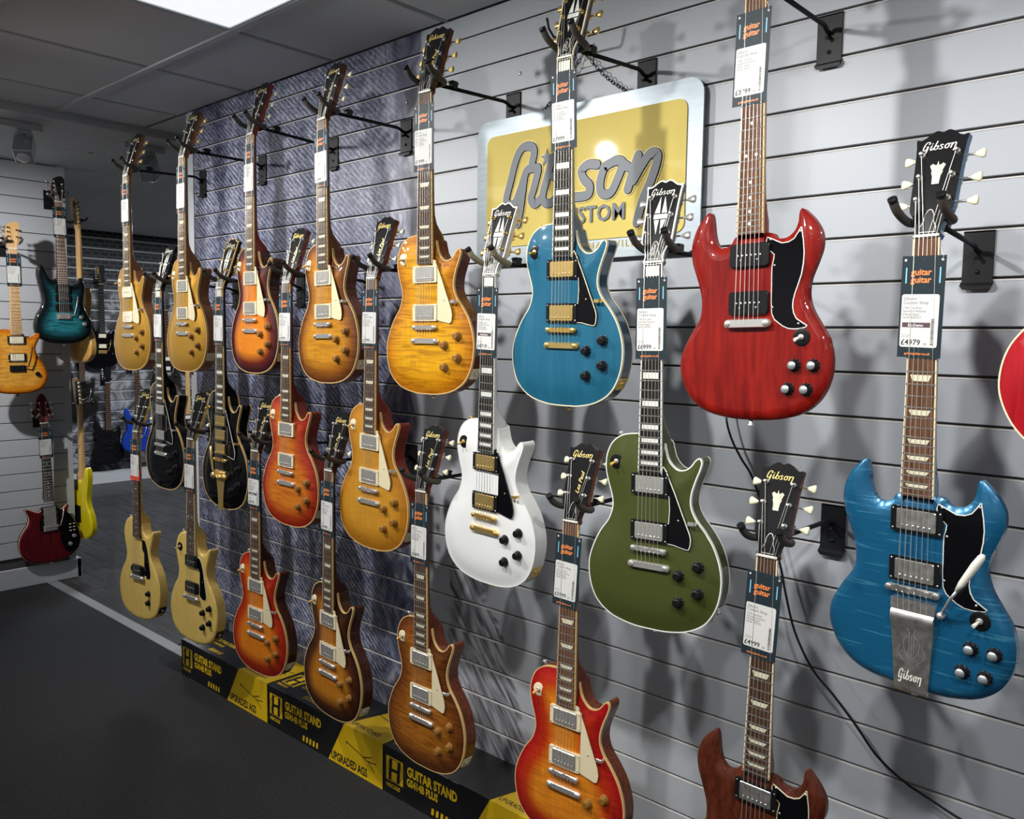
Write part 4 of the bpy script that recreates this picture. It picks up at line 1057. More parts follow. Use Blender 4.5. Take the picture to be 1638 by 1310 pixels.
# ---- floors
mb = MB(); mb.box((-8.7, -4.4, -.05), (2.4, -0.115, 0.0)); structure(mb.build('floor', 'carpet'))
fl = MB(); fl.box((-8.7, -0.06, -.05), (2.4, 5.0, -0.004)); fl = structure(fl.build('floor', 'groove_dark'))
def plankm():
    mb = MB(); mb.box((0, 0, -.004), (1.196, .188, 0.0), bev=.0012); return mb.mesh('plank', ['laminate'])
pm = plankm()
for j in range(18):
    for i in range(5):
        x = -8.65+i*1.2-(0.45*j % 1.2); 
        if x+1.2 > -3.3: continue
        obj('plank', pm, fl, loc=(x, -0.058+0.19*j, 0))
mb = MB(); mb.box((-8.7, -0.116, -.02), (2.4, -0.058, 0.004), bev=.0015); structure(mb.build('trim_1', 'tbar_mid'))

# ---- guitar wall: one board per slat, an aluminium insert in every groove
mb = MB(); mb.box((-3.71, .014, 0), (2.4, .06, ZC)); gw = structure(mb.build('wall_right', 'groove_dark'))
def slatm(h):
    mb = MB(); mb.box((-3.708, 0.0, 0.0), (2.4, .0145, h), bev=.0008); return mb.mesh('slat', ['slatwall_print'])
sl = slatm(.091)
ins = MB(); ins.box((-3.708, -.0006, 0.0), (2.4, .013, .0034)); ins.box((-3.708, .0118, .0034), (2.4, .013, .009)); ins.m = [0]*6+[1]*6; ins = ins.mesh('groove_insert', ['alu', 'groove_dark'])
for k in range(-2, 23):
    z = 2.24-0.1*k
    obj('groove_insert', ins, gw, loc=(0, 0, z-.009))
    if z-.1 >= 0: obj('slat', sl, gw, loc=(0, 0, z-.1))
    else: obj('slat', slatm(z-.009), gw, loc=(0, 0, 0))
obj('slat', slatm(ZC-2.44), gw, loc=(0, 0, 2.44))
mb = MB(); mb.box((-3.762, -.004, 0), (-3.7085, .07, ZC), bev=.001); structure(mb.build('trim_2', 'white_paint'))
for i, (x, z) in enumerate(((-1.718, 2.286), (-2.23, 2.29), (-3.367, 2.291))):
    mb = MB(); mb.lathe([(.0062, 0), (.0055, .0022), (.003, .0032), (0, .0034)], 12, (x, 0, z)); mb.build('screw_cap', 'chrome_grey', gw)

# ---- pillar wall on the left (faces the camera side)
PX = -5.40
mb = MB(); mb.box((PX-.25, -3.2, 0), (PX-.012, .045, 2.475)); pw = structure(mb.build('wall_left', 'groove_dark'))
def pslat(h):
    mb = MB(); mb.box((PX-.012, -3.2, 0), (PX, .022, h), bev=.0008); return mb.mesh('slat', ['pillar_paint'])
ps = pslat(.0955)
for k in range(26):
    z = 2.475-0.1*k-0.1+.0
    if z < 0.1: break
    obj('slat', ps, pw, loc=(0, 0, z))
obj('slat', pslat(.10), pw, loc=(0, 0, 0))
mb = MB(); mb.box((PX-.25, .022, 0), (PX+.001, .062, 2.475), bev=.001); structure(mb.build('trim_3', 'pillar_paint'))
mb = MB(); mb.box((PX, -3.2, 0), (PX+.022, .084, .115), bev=.003); mb.box((PX-.25, .062, 0), (PX+.022, .084, .115)); structure(mb.build('baseboard_left', 'pillar_paint'))

# ---- far wall of the room behind
BX = -8.6
mb = MB(); mb.box((BX-.1, -.5, 0), (BX-.012, 5, 2.5)); bw = structure(mb.build('wall_back', 'white_paint'))
def bslat():
    mb = MB(); mb.box((BX-.012, -.5, 0), (BX, 5, .084)); return mb.mesh('slat', ['back_wall_print'])
bs = bslat()
for k in range(24): obj('slat', bs, bw, loc=(0, 0, 0.13+0.1*k))
mb = MB(); mb.box((BX, -.5, 0), (BX+.02, 5, .125), bev=.003); structure(mb.build('baseboard_back', 'white_paint'))
mb = MB(); mb.box((-8.7, 5, 0), (2.4, 5.1, 2.5)); structure(mb.build('wall_far', 'room_paint'))
mb = MB(); mb.box((2.4, -4.4, 0), (2.5, 5, 2.52)); structure(mb.build('wall_side', 'room_paint'))
mb = MB(); mb.box((-8.7, -4.5, 0), (2.5, -4.4, 2.52)); structure(mb.build('wall_front', 'room_paint'))
mb = MB(); mb.box((-8.7, -4.4, 0), (-8.6, -.5, 2.5)); structure(mb.build('wall_left', 'room_paint'))

# ---- ceiling: tiles in a T-bar grid, 600 mm
ce = MB(); ce.box((-8.7, -4.5, ZC+.02), (2.5, 5.1, ZC+.05)); ce = structure(ce.build('ceiling', 'tbar_dark'))
def tilem(w, d):
    mb = MB(); mb.box((.012, .012, 0), (w-.012, d-.012, .012), bev=.0015); return mb.mesh('ceiling_tile', ['ceiling_tile'])
tcache = {}
def tile(x0, y0, x1, y1, z):
    k = (round(x1-x0, 3), round(y1-y0, 3))
    if k not in tcache: tcache[k] = tilem(*k)
    obj('ceiling_tile', tcache[k], ce, loc=(x0, y0, z))
gx = [-4.2]+[-2.635+0.6*i for i in range(-2, 8)]; gy = [0.0]+[-0.41-0.6*i for i in range(0, 7)]
for i in range(len(gx)-1):
    for j in range(len(gy)-1):
        if abs(gx[i]+2.635) < .01 and abs(gy[j]+.41) < .01: continue
        tile(gx[i], gy[j+1], gx[i+1], gy[j], ZC)
for x0_ in (-4.2, -3.6): tile(x0_, 0.0, x0_+.6, .6, ZC)
for y in gy[1:]:
    mb = MB(); mb.box((-4.2, y-.0125, ZC-.007), (2.4, y+.0125, ZC+.006)); mb.build('grid_bar', 'tbar', ce)
for x in gx[1:]:
    mb = MB(); mb.box((x-.0085, -4.4, ZC+.0005), (x+.0085, 0, ZC+.006)); mb.build('grid_bar', 'tbar_mid', ce)
# lower ceiling beyond the bulkhead
ZB = 2.476
mb = MB(); mb.box((-4.245, -4.4, ZB-.004), (-4.2, 5, ZC+.02), bev=.002); structure(mb.build('trim_4', 'tbar'))
fx = [-4.25-0.6*i for i in range(8)]; fy = [-3.0+0.6*i for i in range(14)]
for i in range(7):
    for j in range(13): 
        tile(fx[i+1], fy[j], fx[i], fy[j+1], ZB)
for y in fy:
    mb = MB(); mb.box((-8.6, y-.0115, ZB-.0005), (-4.25, y+.0115, ZB+.006)); mb.build('grid_bar', 'tbar', ce)
for x in fx[1:]:
    mb = MB(); mb.box((x-.0115, -3, ZB-.0005), (x+.0115, 4.8, ZB+.006)); mb.build('grid_bar', 'tbar', ce)

# ---- light panel in the ceiling
m, t, b = nt('panel_glow'); b.inputs['Base Color'].default_value = (0.9, 0.9, 0.9, 1); setp(b, em=(0.95, 0.98, 1, 1), es=0.95); MAT['panel_glow'] = m
cl = tag(empty('ceiling_light', (-2.335, -0.71, ZC)), 'square white glowing light panel set in the tiled ceiling', 'ceiling light')
mb = MB()
for a, b_ in (((-.296, -.296), (.296, -.278)), ((-.296, .278), (.296, .296)), ((-.296, -.278), (-.278, .278)), ((.278, -.278), (.296, .278))): mb.box((a[0], a[1], -.004), (b_[0], b_[1], .01))
mb.build('frame', 'chrome_grey', cl)
mb = MB(); mb.box((-.278, -.278, .0), (.278, .278, .008)); mb.build('diffuser', 'panel_glow', cl)

# ---- spotlights on a short track under the lower ceiling
def spotlight(x, y, label, yaw, pitch, lit):
    o = tag(empty('track_spotlight', (x, y, ZB)), label, 'spotlight')
    mb = MB(); mb.box((-.02, -.13, -.03), (.02, .08, 0), bev=.003); mb.build('track', 'tbar', o)
    mb = MB(); mb.box((-.012, -.03, -.05), (.012, .03, -.03), bev=.002); mb.tube([(0, 0, -.05), (0, 0, -.075)], .008, 10)
    mb.box((-.045, -.004, -.082), (.045, .004, -.074)); mb.box((-.045, -.012, -.13), (-.041, .012, -.074)); mb.box((.041, -.012, -.13), (.045, .012, -.074)); mb.build('bracket', 'chrome_grey', o)
    M = Matrix.Translation((0, 0, -.12)) @ Matrix.Rotation(R(yaw), 4, 'Z') @ Matrix.Rotation(R(pitch), 4, 'X')
    mb = MB(); mb.box((-.04, -.045, -.05), (.04, .045, .04), bev=.004)
    for i in range(9): mb.box((-.036+.009*i-.0025, -.04, .04), (-.036+.009*i+.0025, .04, .06))
    hd = mb.build('lamp_head', 'chrome_grey', o, mtx=M)
    mb = MB(); mb.lathe([(.03, .05), (.03, .056), (.02, .06), (0, .062)], 16, axis=(Vector((0, 0, -1)), Vector((1, 0, 0)))); mb.build('lens', 'lens', hd)
spotlight(-4.42, -.47, 'grey finned track spotlight tilted towards the pillar guitars', 60, -32, False)
spotlight(-4.44, .13, 'grey track spotlight behind the cream-pickup gold guitar headstock', 40, 30, False)

# ================================================================== THINGS ON THE WALL
# ---- hanging sign
sg = tag(empty('sign_board', (-1.479, -0.018, 1.725)), 'silver and yellow metal sign with raised grey script lettering, hung on chains', 'sign')
def SP(x, z, h=0.0): return (x, -h/1000, z)           # sign plane, x from the centre, z from the bottom edge
mb = MB(); mb.prism(rrect(.782, .432, .042, 6, 0, .216), -2, 4, lambda x, y, h: SP(x, y, h)); mb.build('back_plate', 'sign_alu', sg)
mb = MB(); mb.prism(rrect(.694, .332, .026, 6, 0, .218), 3.5, 7, lambda x, y, h: SP(x, y, h)); mb.build('yellow_panel', 'sign_yellow', sg)
def sgn(a, b):   # traced script: panel coordinates from the sign's own layout
    return (a, b)
SIGN = [
 [(-.1622,.2863),(-.1553,.3201),(-.1703,.3352),(-.2029,.3332),(-.2264,.3011),(-.2468,.2414),(-.2626,.1915),(-.2505,.1755),(-.2272,.1791),(-.2066,.2148),(-.1911,.2505),(-.1778,.2695),(-.1397,.2705)],
 [(-.1911,.2505),(-.1991,.1963),(-.2056,.1571),(-.2151,.1156)],
 [(-.1384,.2617),(-.1532,.2157),(-.1643,.184),(-.1481,.1672),(-.1234,.1843)],
 [(-.0859,.2916),(-.1072,.23),(-.1205,.184),(-.1029,.165),(-.0748,.173),(-.0477,.2064),(-.0538,.2346),(-.0819,.24)],
 [(.0728,.2525),(.0426,.2563),(.0192,.2427),(.0288,.2188),(.0494,.1979),(.0421,.174),(-.0031,.1723)],
 [(.0971,.2434),(.0844,.2043),(.0903,.1752),(.1193,.1722),(.1432,.2097),(.1569,.246),(.1344,.2548),(.0971,.2434)],
 [(.1569,.246),(.1743,.2339)],
 [(.2062,.2593),(.1902,.2201),(.1761,.1762)],
 [(.1924,.1962),(.2175,.2324),(.2424,.2583),(.2642,.2554),(.2631,.2325),(.247,.19),(.2249,.1455),(.211,.1035),(.2068,.0861)],
]
fnS = lambda x, y, h: SP(x, y, h)
for mm_, wd, h0, h1, nm in (('sign_rim', .034, 6, 8.3, 'letter_rim'), ('sign_dark', .0285, 8, 8.6, 'letter_shadow'), ('sign_grey', .0245, 8.4, 11.5, 'script_lettering')):  # dark layer is painted shade along the letter edges
    mb = MB()
    for q_, st in enumerate(SIGN): slab_ribbon(mb, st, wd, fnS, h0, h1+.12*q_)
    mb.build(nm, mm_, sg)
star = [( -.1074+(.024 if j % 2 == 0 else .0105)*math.sin(2*math.pi*j/10), .2944+(.024 if j % 2 == 0 else .0105)*math.cos(2*math.pi*j/10)) for j in range(10)]
mb = MB(); mb.prism([tuple(q) for q in inset(np.array(star), -.004)], 6.5, 8.5, fnS); mb.build('star_rim', 'sign_rim', sg)
mb = MB(); mb.prism(star, 8.4, 11, fnS); mb.build('star', 'sign_grey', sg)
for mm_, h, dx, nm in (('sign_dark', 9.0, .0, 'custom_lettering_shadow'), ('sign_grey', 11.0, .0015, 'custom_lettering')):  # dark offset copy paints a shadow at the left and upper letter edges
    co, fs = TM['custom']; mb = MB(); mb.add([SP(-.078+dx+x, .101+y-dx*.5, h) for x, y, _ in co], fs)
    k = len(co); 
    mb.build(nm, mm_, sg)
co, fs = TM['nashville']; mb = MB(); mb.add([SP(.044+x, .035+y-.008, 5.0) for x, y, _ in co], fs); mb.build('nashville_lettering', 'sign_gold', sg)
# chains and the hook they hang from
hk = tag(empty('wall_hook', (-1.467, 0, 2.284)), 'silver slatwall hook carrying the chains of the sign', 'hook')
mb = MB(); mb.box((-.02, -.004, -.03), (.02, -.001, .03), bev=.0006); mb.build('hook_plate', 'alu', hk)
mb = MB(); mb.tube([(0, -.003, .0), (0, -.06, .008), (0, -.15, .012), (-.004, -.165, .03), (-.005, -.172, .055)], .003, 8); mb.build('hook_rod', 'black_metal', hk)
def linkm():
    mb = MB(); P = [(.0045*math.cos(2*math.pi*j/12), 0, .0075*math.sin(2*math.pi*j/12)) for j in range(12)]; mb.tube(P, .0013, 5, closed=True); return mb.mesh('link', ['black_metal'])
lk = linkm()
for (x1, z1, lab) in ((-1.626, 2.148, 'black link chain running from hook to the script end of the sign'), (-1.323, 2.16, 'black link chain running from hook to the far lettering end of sign')):
    c = tag(empty('chain', (-1.467, -.016, 2.29)), lab, 'chain', 'chains of the hanging sign')
    A_ = Vector((0, 0, 0)); B_ = Vector((x1+1.467, 0, z1-2.29)); d = B_-A_; n = int(d.length/.0118); q = d.to_track_quat('Z', 'Y')
    for i in range(n+1):
        M = Matrix.Translation(A_+d*(i/n)+Vector((0, 0, -.012*math.sin(math.pi*i/n)))) @ q.to_matrix().to_4x4() @ Matrix.Rotation(R(90*(i % 2)+20), 4, 'Z')
        obj('link', lk, c, mtx=M)

# ---- black cable hanging down the wall
CP = [(-0.99,1.335),(-0.986,1.316),(-0.969,1.268),(-0.944,1.222),(-0.916,1.175),(-0.875,1.067),(-0.843,0.974),(-0.825,0.91),(-0.795,0.827),(-0.747,0.753),(-0.694,0.706),(-0.642,0.649),(-0.598,0.592),(-0.544,0.552),(-0.492,0.532),(-0.42,0.512),(-0.3,0.49)]
CP3 = [(x, -.035-.012*math.sin(i*.8), z) for i, (x, z) in enumerate(CP)]; CP3[0] = (-0.99, -.02, 1.345)
mb = MB(); mb.tube([tuple(p) for p in crom(CP3, 4, False)], .0028, 8); tag(mb.build('cable', 'black_plastic'), 'thin black cable hanging loose down the grey slat wall', 'cable')

# ---- row of cartons along the foot of the wall
def carton(x0, label):
    c = tag(empty('carton', (x0, -.004, 0)), label, 'box', 'guitar stand cartons under the wall')
    W_, D_, H_ = .699, .2, .158
    def body():
        mb = MB(); mb.box((0, -D_, 0), (W_, 0, H_), bev=.002); return mb.mesh('box_body', ['box_black'])
    b_ = obj('box_body', cached('cbody', body), c)
    Fr = lambda x, z, h=0: (x, -D_-.0003-h/1000, z); Tp = lambda x, y, h=0: (x, -D_+y, H_+.0003+h/1000)
    def yel():
        mb = MB(); mb.prism([(.395, .001), (.698, .001), (.698, H_), (.487, H_)], 0, .25, Fr); mb.prism([(.487, 0), (.698, 0), (.698, D_), (.545, D_)], 0, .25, Tp); return mb.mesh('yellow_panel', ['box_yellow'])
    obj('yellow_panel', cached('cyel', yel), c)
    Y0 = dict(f=(Fr, .048, .082, .05), t=(Tp, .05, .09, .055))
    for fk, (FF, sq, sh, z0) in Y0.items():
        def square():
            mb = MB(); mb.add([FF(*q, .3) for q in ((.016, sq), (.1, sq), (.1, sq+sh), (.016, sq+sh))], [(0, 1, 2, 3)]); return mb.mesh('emblem', ['box_yellow'])
        em = obj('emblem', cached(('csq', fk), square), b_)
        def emb():
            mb = MB()
            for P in ([(.026, z0), (.041, z0), (.047, z0+.076), (.032, z0+.076)], [(.068, z0), (.083, z0), (.089, z0+.076), (.074, z0+.076)], [(.04, z0+.031), (.076, z0+.034), (.077, z0+.045), (.041, z0+.042)]): mb.add([FF(*q, .5) for q in P], [(0, 1, 2, 3)])
            for k in range(20):
                a0 = 2*math.pi*k/20; a1 = 2*math.pi*(k+1)/20
                mb.add([FF(.058+r_*math.cos(a), z0+.038+r_*math.sin(a), .45) for r_, a in ((.0365, a0), (.039, a0), (.039, a1), (.0365, a1))], [(0, 1, 2, 3)])
            return mb.mesh('emblem_letter', ['box_black'])
        obj('emblem_letter', cached(('cemb', fk), emb), b_)
        def draw():
            mb = MB(); W2 = .0035
            ST_ = ([(.5, .1), (.56, .085), (.62, .07)], [(.62, .07), (.665, .075)], [(.62, .07), (.655, .045)], [(.5, .1), (.503, .092)], [(.6, .078), (.64, .09)]) if fk == 'f' else ([(.52, .13), (.58, .12), (.64, .115)], [(.64, .115), (.68, .13)], [(.64, .115), (.675, .095)])
            for P in ST_: ribbon(mb, P, W2, lambda x, z, h: FF(x, z, .5), cap=6)
            return mb.mesh('stand_drawing', ['box_black'])
        obj('stand_drawing', cached(('cdraw', fk), draw), b_)
        def bar():
            mb = MB(); mb.add([FF(*q, .3) for q in ((0, 0), (.011, 0), (.014, .022), (.003, .022))], [(0, 1, 2, 3)]); return mb.mesh('stripe', ['box_yellow'])
        for i in range(5): obj('stripe', cached(('cbar', fk), bar), b_, loc=(.235+.021*i, 0, .012) if fk == 'f' else (.2+.02*i, .02, 0))
    def let(key, F, x, z, m, nm):
        def f(): co, fs = TM[key]; mb = MB(); mb.add([F(x+a, z+b2, .4) for a, b2, _ in co], fs); return mb.mesh(nm, [m])
        return cached(('cl', key, x, z), f)
    for key, F, x, z, m in (('box1', Fr, .12, .096, 'box_yellow'), ('box2', Fr, .118, .063, 'box_yellow'), ('boxh', Fr, .016, .026, 'box_yellow'), ('boxu', Fr, .412, .012, 'box_black'),
                            ('box1s', Tp, .12, .1, 'box_yellow'), ('box2s', Tp, .12, .072, 'box_yellow'), ('boxh', Tp, .016, .028, 'box_yellow'), ('boxus', Tp, .5, .02, 'box_black')):
        obj('lettering', let(key, F, x, z, m, 'lettering'), b_)
    return c
carton(-3.506, 'black and yellow guitar stand carton under the pale yellow two-pickup guitar')
carton(-2.804, 'black and yellow guitar stand carton under the dark tobacco sunburst guitar')
carton(-2.102, 'black and yellow guitar stand carton under the dark brown flame guitar')
carton(-1.400, 'black and yellow guitar stand carton under the faded cherry sunburst guitar')

# ================================================================== GUITARS
STD = dict()
CUS = dict(board='ebony', inlay='block', inlay_m='pearl', hinlay='diamond', logo='logo_pearl', ring='black_plastic', guard='black_gloss', knob=('tophat', 'black_plastic', 'chrome_grey'), tstyle='tulip', wash='black_plastic', back_bind=True)
SPEC = dict(
 T1=('the gold guitar with cream pickups', 'gold-topped single-cut guitar with two cream soapbar pickups', dict(top='goldtop', back='mahogany_tan', pus=(('p90', 484), ('p90', 588)), cover='cream_p90', tun='tuner_amber', wash='cream')),
 T2=('the gold guitar with metal pickups', 'gold-topped single-cut guitar with two metal-covered pickups', dict(top='goldtop', back='mahogany_tan', tun='tuner_amber')),
 T3=('the maroon-edged sunburst guitar', 'glossy sunburst single-cut guitar with near-black maroon rim and orange centre', dict(top='dark_burst', back='mahogany_dark', neck='mahogany_red', tun='tuner_green')),
 T4=('the brown-edged iced-tea guitar', 'amber single-cut guitar with brown shaded rim and faint flame', dict(top='iced_tea', back='mahogany', tun='tuner_cream')),
 T5=('the lemon-yellow flame-top guitar', 'lemon-amber flame-topped single-cut guitar with cream pickguard', dict(top='lemon', back='mahogany', tun='tuner_amber')),
 T6=('the turquoise-blue guitar', 'turquoise-blue single-cut guitar with gold hardware and black pickguard', dict(CUS, top='blue_top', back='blue_back', neck='blue_back', bind='cream', cover='gold_metal', hw='gold_metal', gbind='cream', tun='gold_metal', hbind='cream')),
 M1=('the black guitar with silver hardware', 'black single-cut guitar with aged cream binding and silver hardware', dict(CUS, top='black_gloss', back='black_gloss', bind='aged_binding', gbind='white_binding', tun='nickel', hbind=None, headcore='black_gloss')),
 M2=('the black vibrato guitar', 'black single-cut guitar with three gold pickups and gold vibrato tailpiece', dict(CUS, top='black_gloss', back='black_gloss', bind='aged_binding', cover='gold_metal', hw='gold_metal', gbind='white_binding', tun='gold_metal', hbind='aged_binding', bridge='bigsby', pus=(('hb', 484), ('hb', 536), ('hb', 588)))),
 M3=('the cherry flame guitar without pickguard', 'cherry sunburst flame single-cut guitar without a pickguard', dict(top='cherry_flame', back='mahogany_red', guard=None, tun='tuner_cream')),
 M4=('the plain honey-amber guitar', 'plain honey-amber single-cut guitar with cream pickguard', dict(top='honey', back='mahogany_red', tun='tuner_green')),
 M5=('the white guitar', 'white single-cut guitar with gold hardware and black pickguard', dict(CUS, top='white_gloss', back='white_gloss', bind='white_binding', cover='gold_metal', hw='gold_metal', tun='gold_metal', hbind='white_binding', headcore='white_gloss')),
 M6=('the olive-green guitar', 'olive-green single-cut guitar with white binding and black pickguard', dict(CUS, top='olive_gloss', back='olive_gloss', bind='white_binding', gbind='white_binding', tun='nickel', hbind='white_binding')),
 M7=('the blue twin-horned vibrola guitar', 'metallic blue twin-horned guitar with engraved vibrola tailpiece and white arm tip', dict(kind='SG', top='pelham_blue', back='pelham_blue', neck='pelham_blue', bind=None, nbind='cream', guard='black_gloss', gbind='white_binding', board='rosewood_red', ring='black_plastic', cover='aged_nickel', bridge='maestro', knob=('reflector', 'black_plastic', 'chrome_grey'), hinlay='crown', logo='logo_pearl', wash='black_plastic', tun='tuner_cream', pus=(('hb', 500), ('hb', 593)))),
 B1=('the single-pickup pale yellow guitar', 'pale yellow slab single-cut guitar with one black pickup', dict(prof='SLAB', top='tv_yellow', back='tv_yellow', bind=None, nbind='', inlay='dot', inlay_m='pearl', pus=(('dog', 600),), cover='black_plastic', guard='black_gloss', bridge='wrap', switch=False, knob=('tophat', 'black_plastic'), nknob=[(80, 690), (80, 730)], hinlay=None, tun='white_plastic')),
 B2=('the two-pickup pale yellow guitar', 'pale yellow slab single-cut guitar with two black soapbar pickups', dict(prof='SLAB', top='tv_yellow', back='tv_yellow', bind=None, nbind='cream', inlay='dot', inlay_m='pearl', pus=(('p90', 484), ('p90', 590)), cover='black_plastic', guard='black_gloss', gbind='white_binding', bridge='wrap', knob=('tophat', 'black_plastic'), hinlay=None, tun='white_plastic', wash='black_plastic')),
 B3=('the bright cherry sunburst guitar by the cartons', 'red-to-orange cherry sunburst single-cut guitar hanging above cartons, plain top', dict(top='cherry_burst', back='mahogany_dark', tun='tuner_cream')),
 B4=('the dark tobacco sunburst guitar', 'dark tobacco sunburst single-cut guitar with cream pickguard', dict(top='tobacco', back='mahogany_dark', tun='tuner_green')),
 B5=('the brown flame guitar', 'bourbon-brown fine-flame single-cut guitar with cream pickguard', dict(top='bourbon', back='mahogany', tun='tuner_cream')),
 B6=('the faded cherry sunburst guitar', 'faded cherry sunburst single-cut guitar with worn top and cream pickguard', dict(top='faded_cherry', back='mahogany', tun='tuner_cream', board='rosewood_red')),
 B7=('the walnut-brown twin-horned guitar', 'walnut-brown twin-horned guitar with small black pickguard', dict(kind='SG', top='sg_walnut', back='sg_walnut', bind=None, nbind='cream', guard='black_gloss', gbind='cream', ring='black_plastic', cover='aged_nickel', hinlay='crown', logo='logo_gold', knob=('reflector', 'black_plastic', 'chrome_grey'), wash='black_plastic', tun='tuner_cream', pus=(('hb', 500), ('hb', 593)))),
 T7=('the cherry-red twin-horned guitar', 'cherry-red twin-horned guitar with two black soapbar pickups', dict(kind='SG', top='sg_cherry', back='sg_cherry', bind=None, nbind='aged_binding', inlay='dot', inlay_m='pearl', board='rosewood_red', guard='black_gloss', gbind='white_binding', cover='black_plastic', pus=(('p90', 497), ('p90', 590)), bridge='wrap', knob=('reflector', 'black_plastic', 'chrome_grey'), hinlay=None, wash='black_plastic', tun='tuner_cream')),
 T8=('the red hollow-bodied guitar', 'translucent red wide-bodied guitar with f-hole beside the metallic blue twin-horned guitar', dict(kind='ES', top='es_red', back='es_red', bind='cream', nbind='cream', guard=None, tun='tuner_cream', jack=False, knob=('tophat', 'amber_knob'), nknob=[(120, 700), (150, 735), (100, 750), (130, 785)], switch=False)),
)
PRICE = dict(T5=('8999', 0), T6=('7999', -1.5), T7=('3799', 2.0), M5=('4719', .5), M6=('6999', 0), M7=('4979', 1.5), B6=('5999', 2.5), B7=('4999', 2.2), M4=('3799b', .3), B5=('5499', 1.0), T4=('6499', -.5), M3=('4999b', 0), B4=('4999b', 0), B3=('4979', 0), T3=(None, 0), T2=(None, .6), T1=(None, 0), M1=(None, 0), M2=(None, 0), B1=(None, 0), B2=(None, 0))
ROWTOP = dict(T=2.24, M=1.74, B=1.14)
GOBJ = {}
for k, (desc, label, kw) in SPEC.items():
    GOBJ[k] = guitar(k, label, **kw)
    hanger(k, desc, ztop=ROWTOP[k[0]], cush='rubber_tan' if k == 'M5' else 'rubber')
    if k in PRICE:
        pr, rl_ = PRICE[k]; price_tag(k, desc, pr, rl_, demo=k in ('M7', 'M5', 'B3'), red=k == 'B1')
# sound hole of the hollow body
mb = MB(); ribbon(mb, [(-112, 640), (-122, 600), (-110, 640), (-108, 690), (-118, 735), (-128, 730)], 7, lambda x, s, h: lv(x, s, -6.5), cap=8); mb.build('sound_hole', 'sign_dark', GOBJ['T8'])

# ---- guitars on the pillar
PIL = dict(
 P1=('the amber quilted guitar', 'amber quilted-top guitar with cream pickups on the grey pillar', dict(kind='AX', prof='ST', top='amber_quilt', back='maple_neck', neck='maple_neck', bind=None, nbind='', board='maple_board', inlay=None, cover='cream_p90', ring='black_plastic', bridge='trem', guard=None, head='mm', headface='maple_board', tun='nickel', tstyle='small', Lg=648.0, pus=(('hb', 500), ('hb', 596)), knob=('speed', 'black_plastic'), nknob=[(100, 690)], switch=False, hw='black_metal')),
 P2=('the teal-to-black sunburst guitar', 'teal flame guitar fading to a black rim, on the grey pillar', dict(kind='ST', prof='ST', top='teal_flame', back='black_gloss', neck='mahogany', bind=None, nbind='', board='rosewood_red', inlay=None, cover='black_plastic', ring='black_plastic', bridge='trem', guard=None, head='mm', headface='dark_gloss', tun='nickel', tstyle='small', Lg=648.0, pus=(('p90', 500), ('p90', 550), ('hb', 605)), knob=('speed', 'nickel'), nknob=[(92, 660), (110, 700)], switch=False)),
 P3=('the dark red round-bodied guitar', 'dark red round-bodied guitar with black guard plate, lowest on the pillar', dict(kind='RS', prof='ST', top='red_special', back='red_special', neck='red_special', bind='cream', nbind='', board='ebony', inlay='dot', inlay_m='pearl', cover='nickel', ring='black_plastic', bridge='trem', guard=None, head='red', headface='red_special', headcore='red_special', tun='white_plastic', tstyle='small', Lg=620.0, nf=24, pus=(('hb', 518), ('hb', 556), ('hb', 592)), knob=('speed', 'nickel'), nknob=[(128, 700), (104, 745)], switch=False)))
for k, (desc, label, kw) in PIL.items():
    GOBJ[k] = guitar(k, label, **kw)
    loc, rot_ = POSES[k]
    t_ = price_tag(k, desc, None, 0, s0=28)
    # short pillar hanger
    h = tag(empty('guitar_hanger', (PX, loc[1], loc[2]+.03)), 'short black hanger on the pillar holding '+desc, 'hanger')
    mb = MB(); mb.box((.001, -.03, -.06), (.006, .03, .05), bev=.001); mb.build('wall_plate', 'black_metal', h)
    mb = MB(); mb.tube([(.004, 0, 0), (loc[0]-PX-.045, 0, .002)], .006, 8); mb.build('arm', 'black_metal', h)
    for s_ in (-1, 1):
        x_ = loc[0]-PX-.045; mb = MB(); mb.tube([(x_, 0, .002), (x_+.002, s_*.03, .002), (x_+.025, s_*.037, .002), (x_+.06, s_*.038, .012), (x_+.075, s_*.038, .026)], .0075, 8); mb.build('prong', 'rubber', h)
mb = MB(); GPp = [(-34,512),(34,512),(70,530),(110,560),(140,620),(160,690),(160,745),(140,785),(105,800),(70,770),(52,700),(50,650),(-40,655),(-60,600),(-40,540)]
plate(mb, [tuple(q) for q in crom(GPp, 2)], -8.5, -6.6); mb.build('guard_plate', 'black_gloss', GOBJ['P3'])
mb = MB()
for i_ in range(3):
    for j_ in range(2): mb.box(lv(104+22*j_, 622+20*i_, -6.6), lv(116+22*j_, 627+20*i_, -3), bev=.0005)
mb.build('slide_switches', 'white_plastic', GOBJ['P3'])

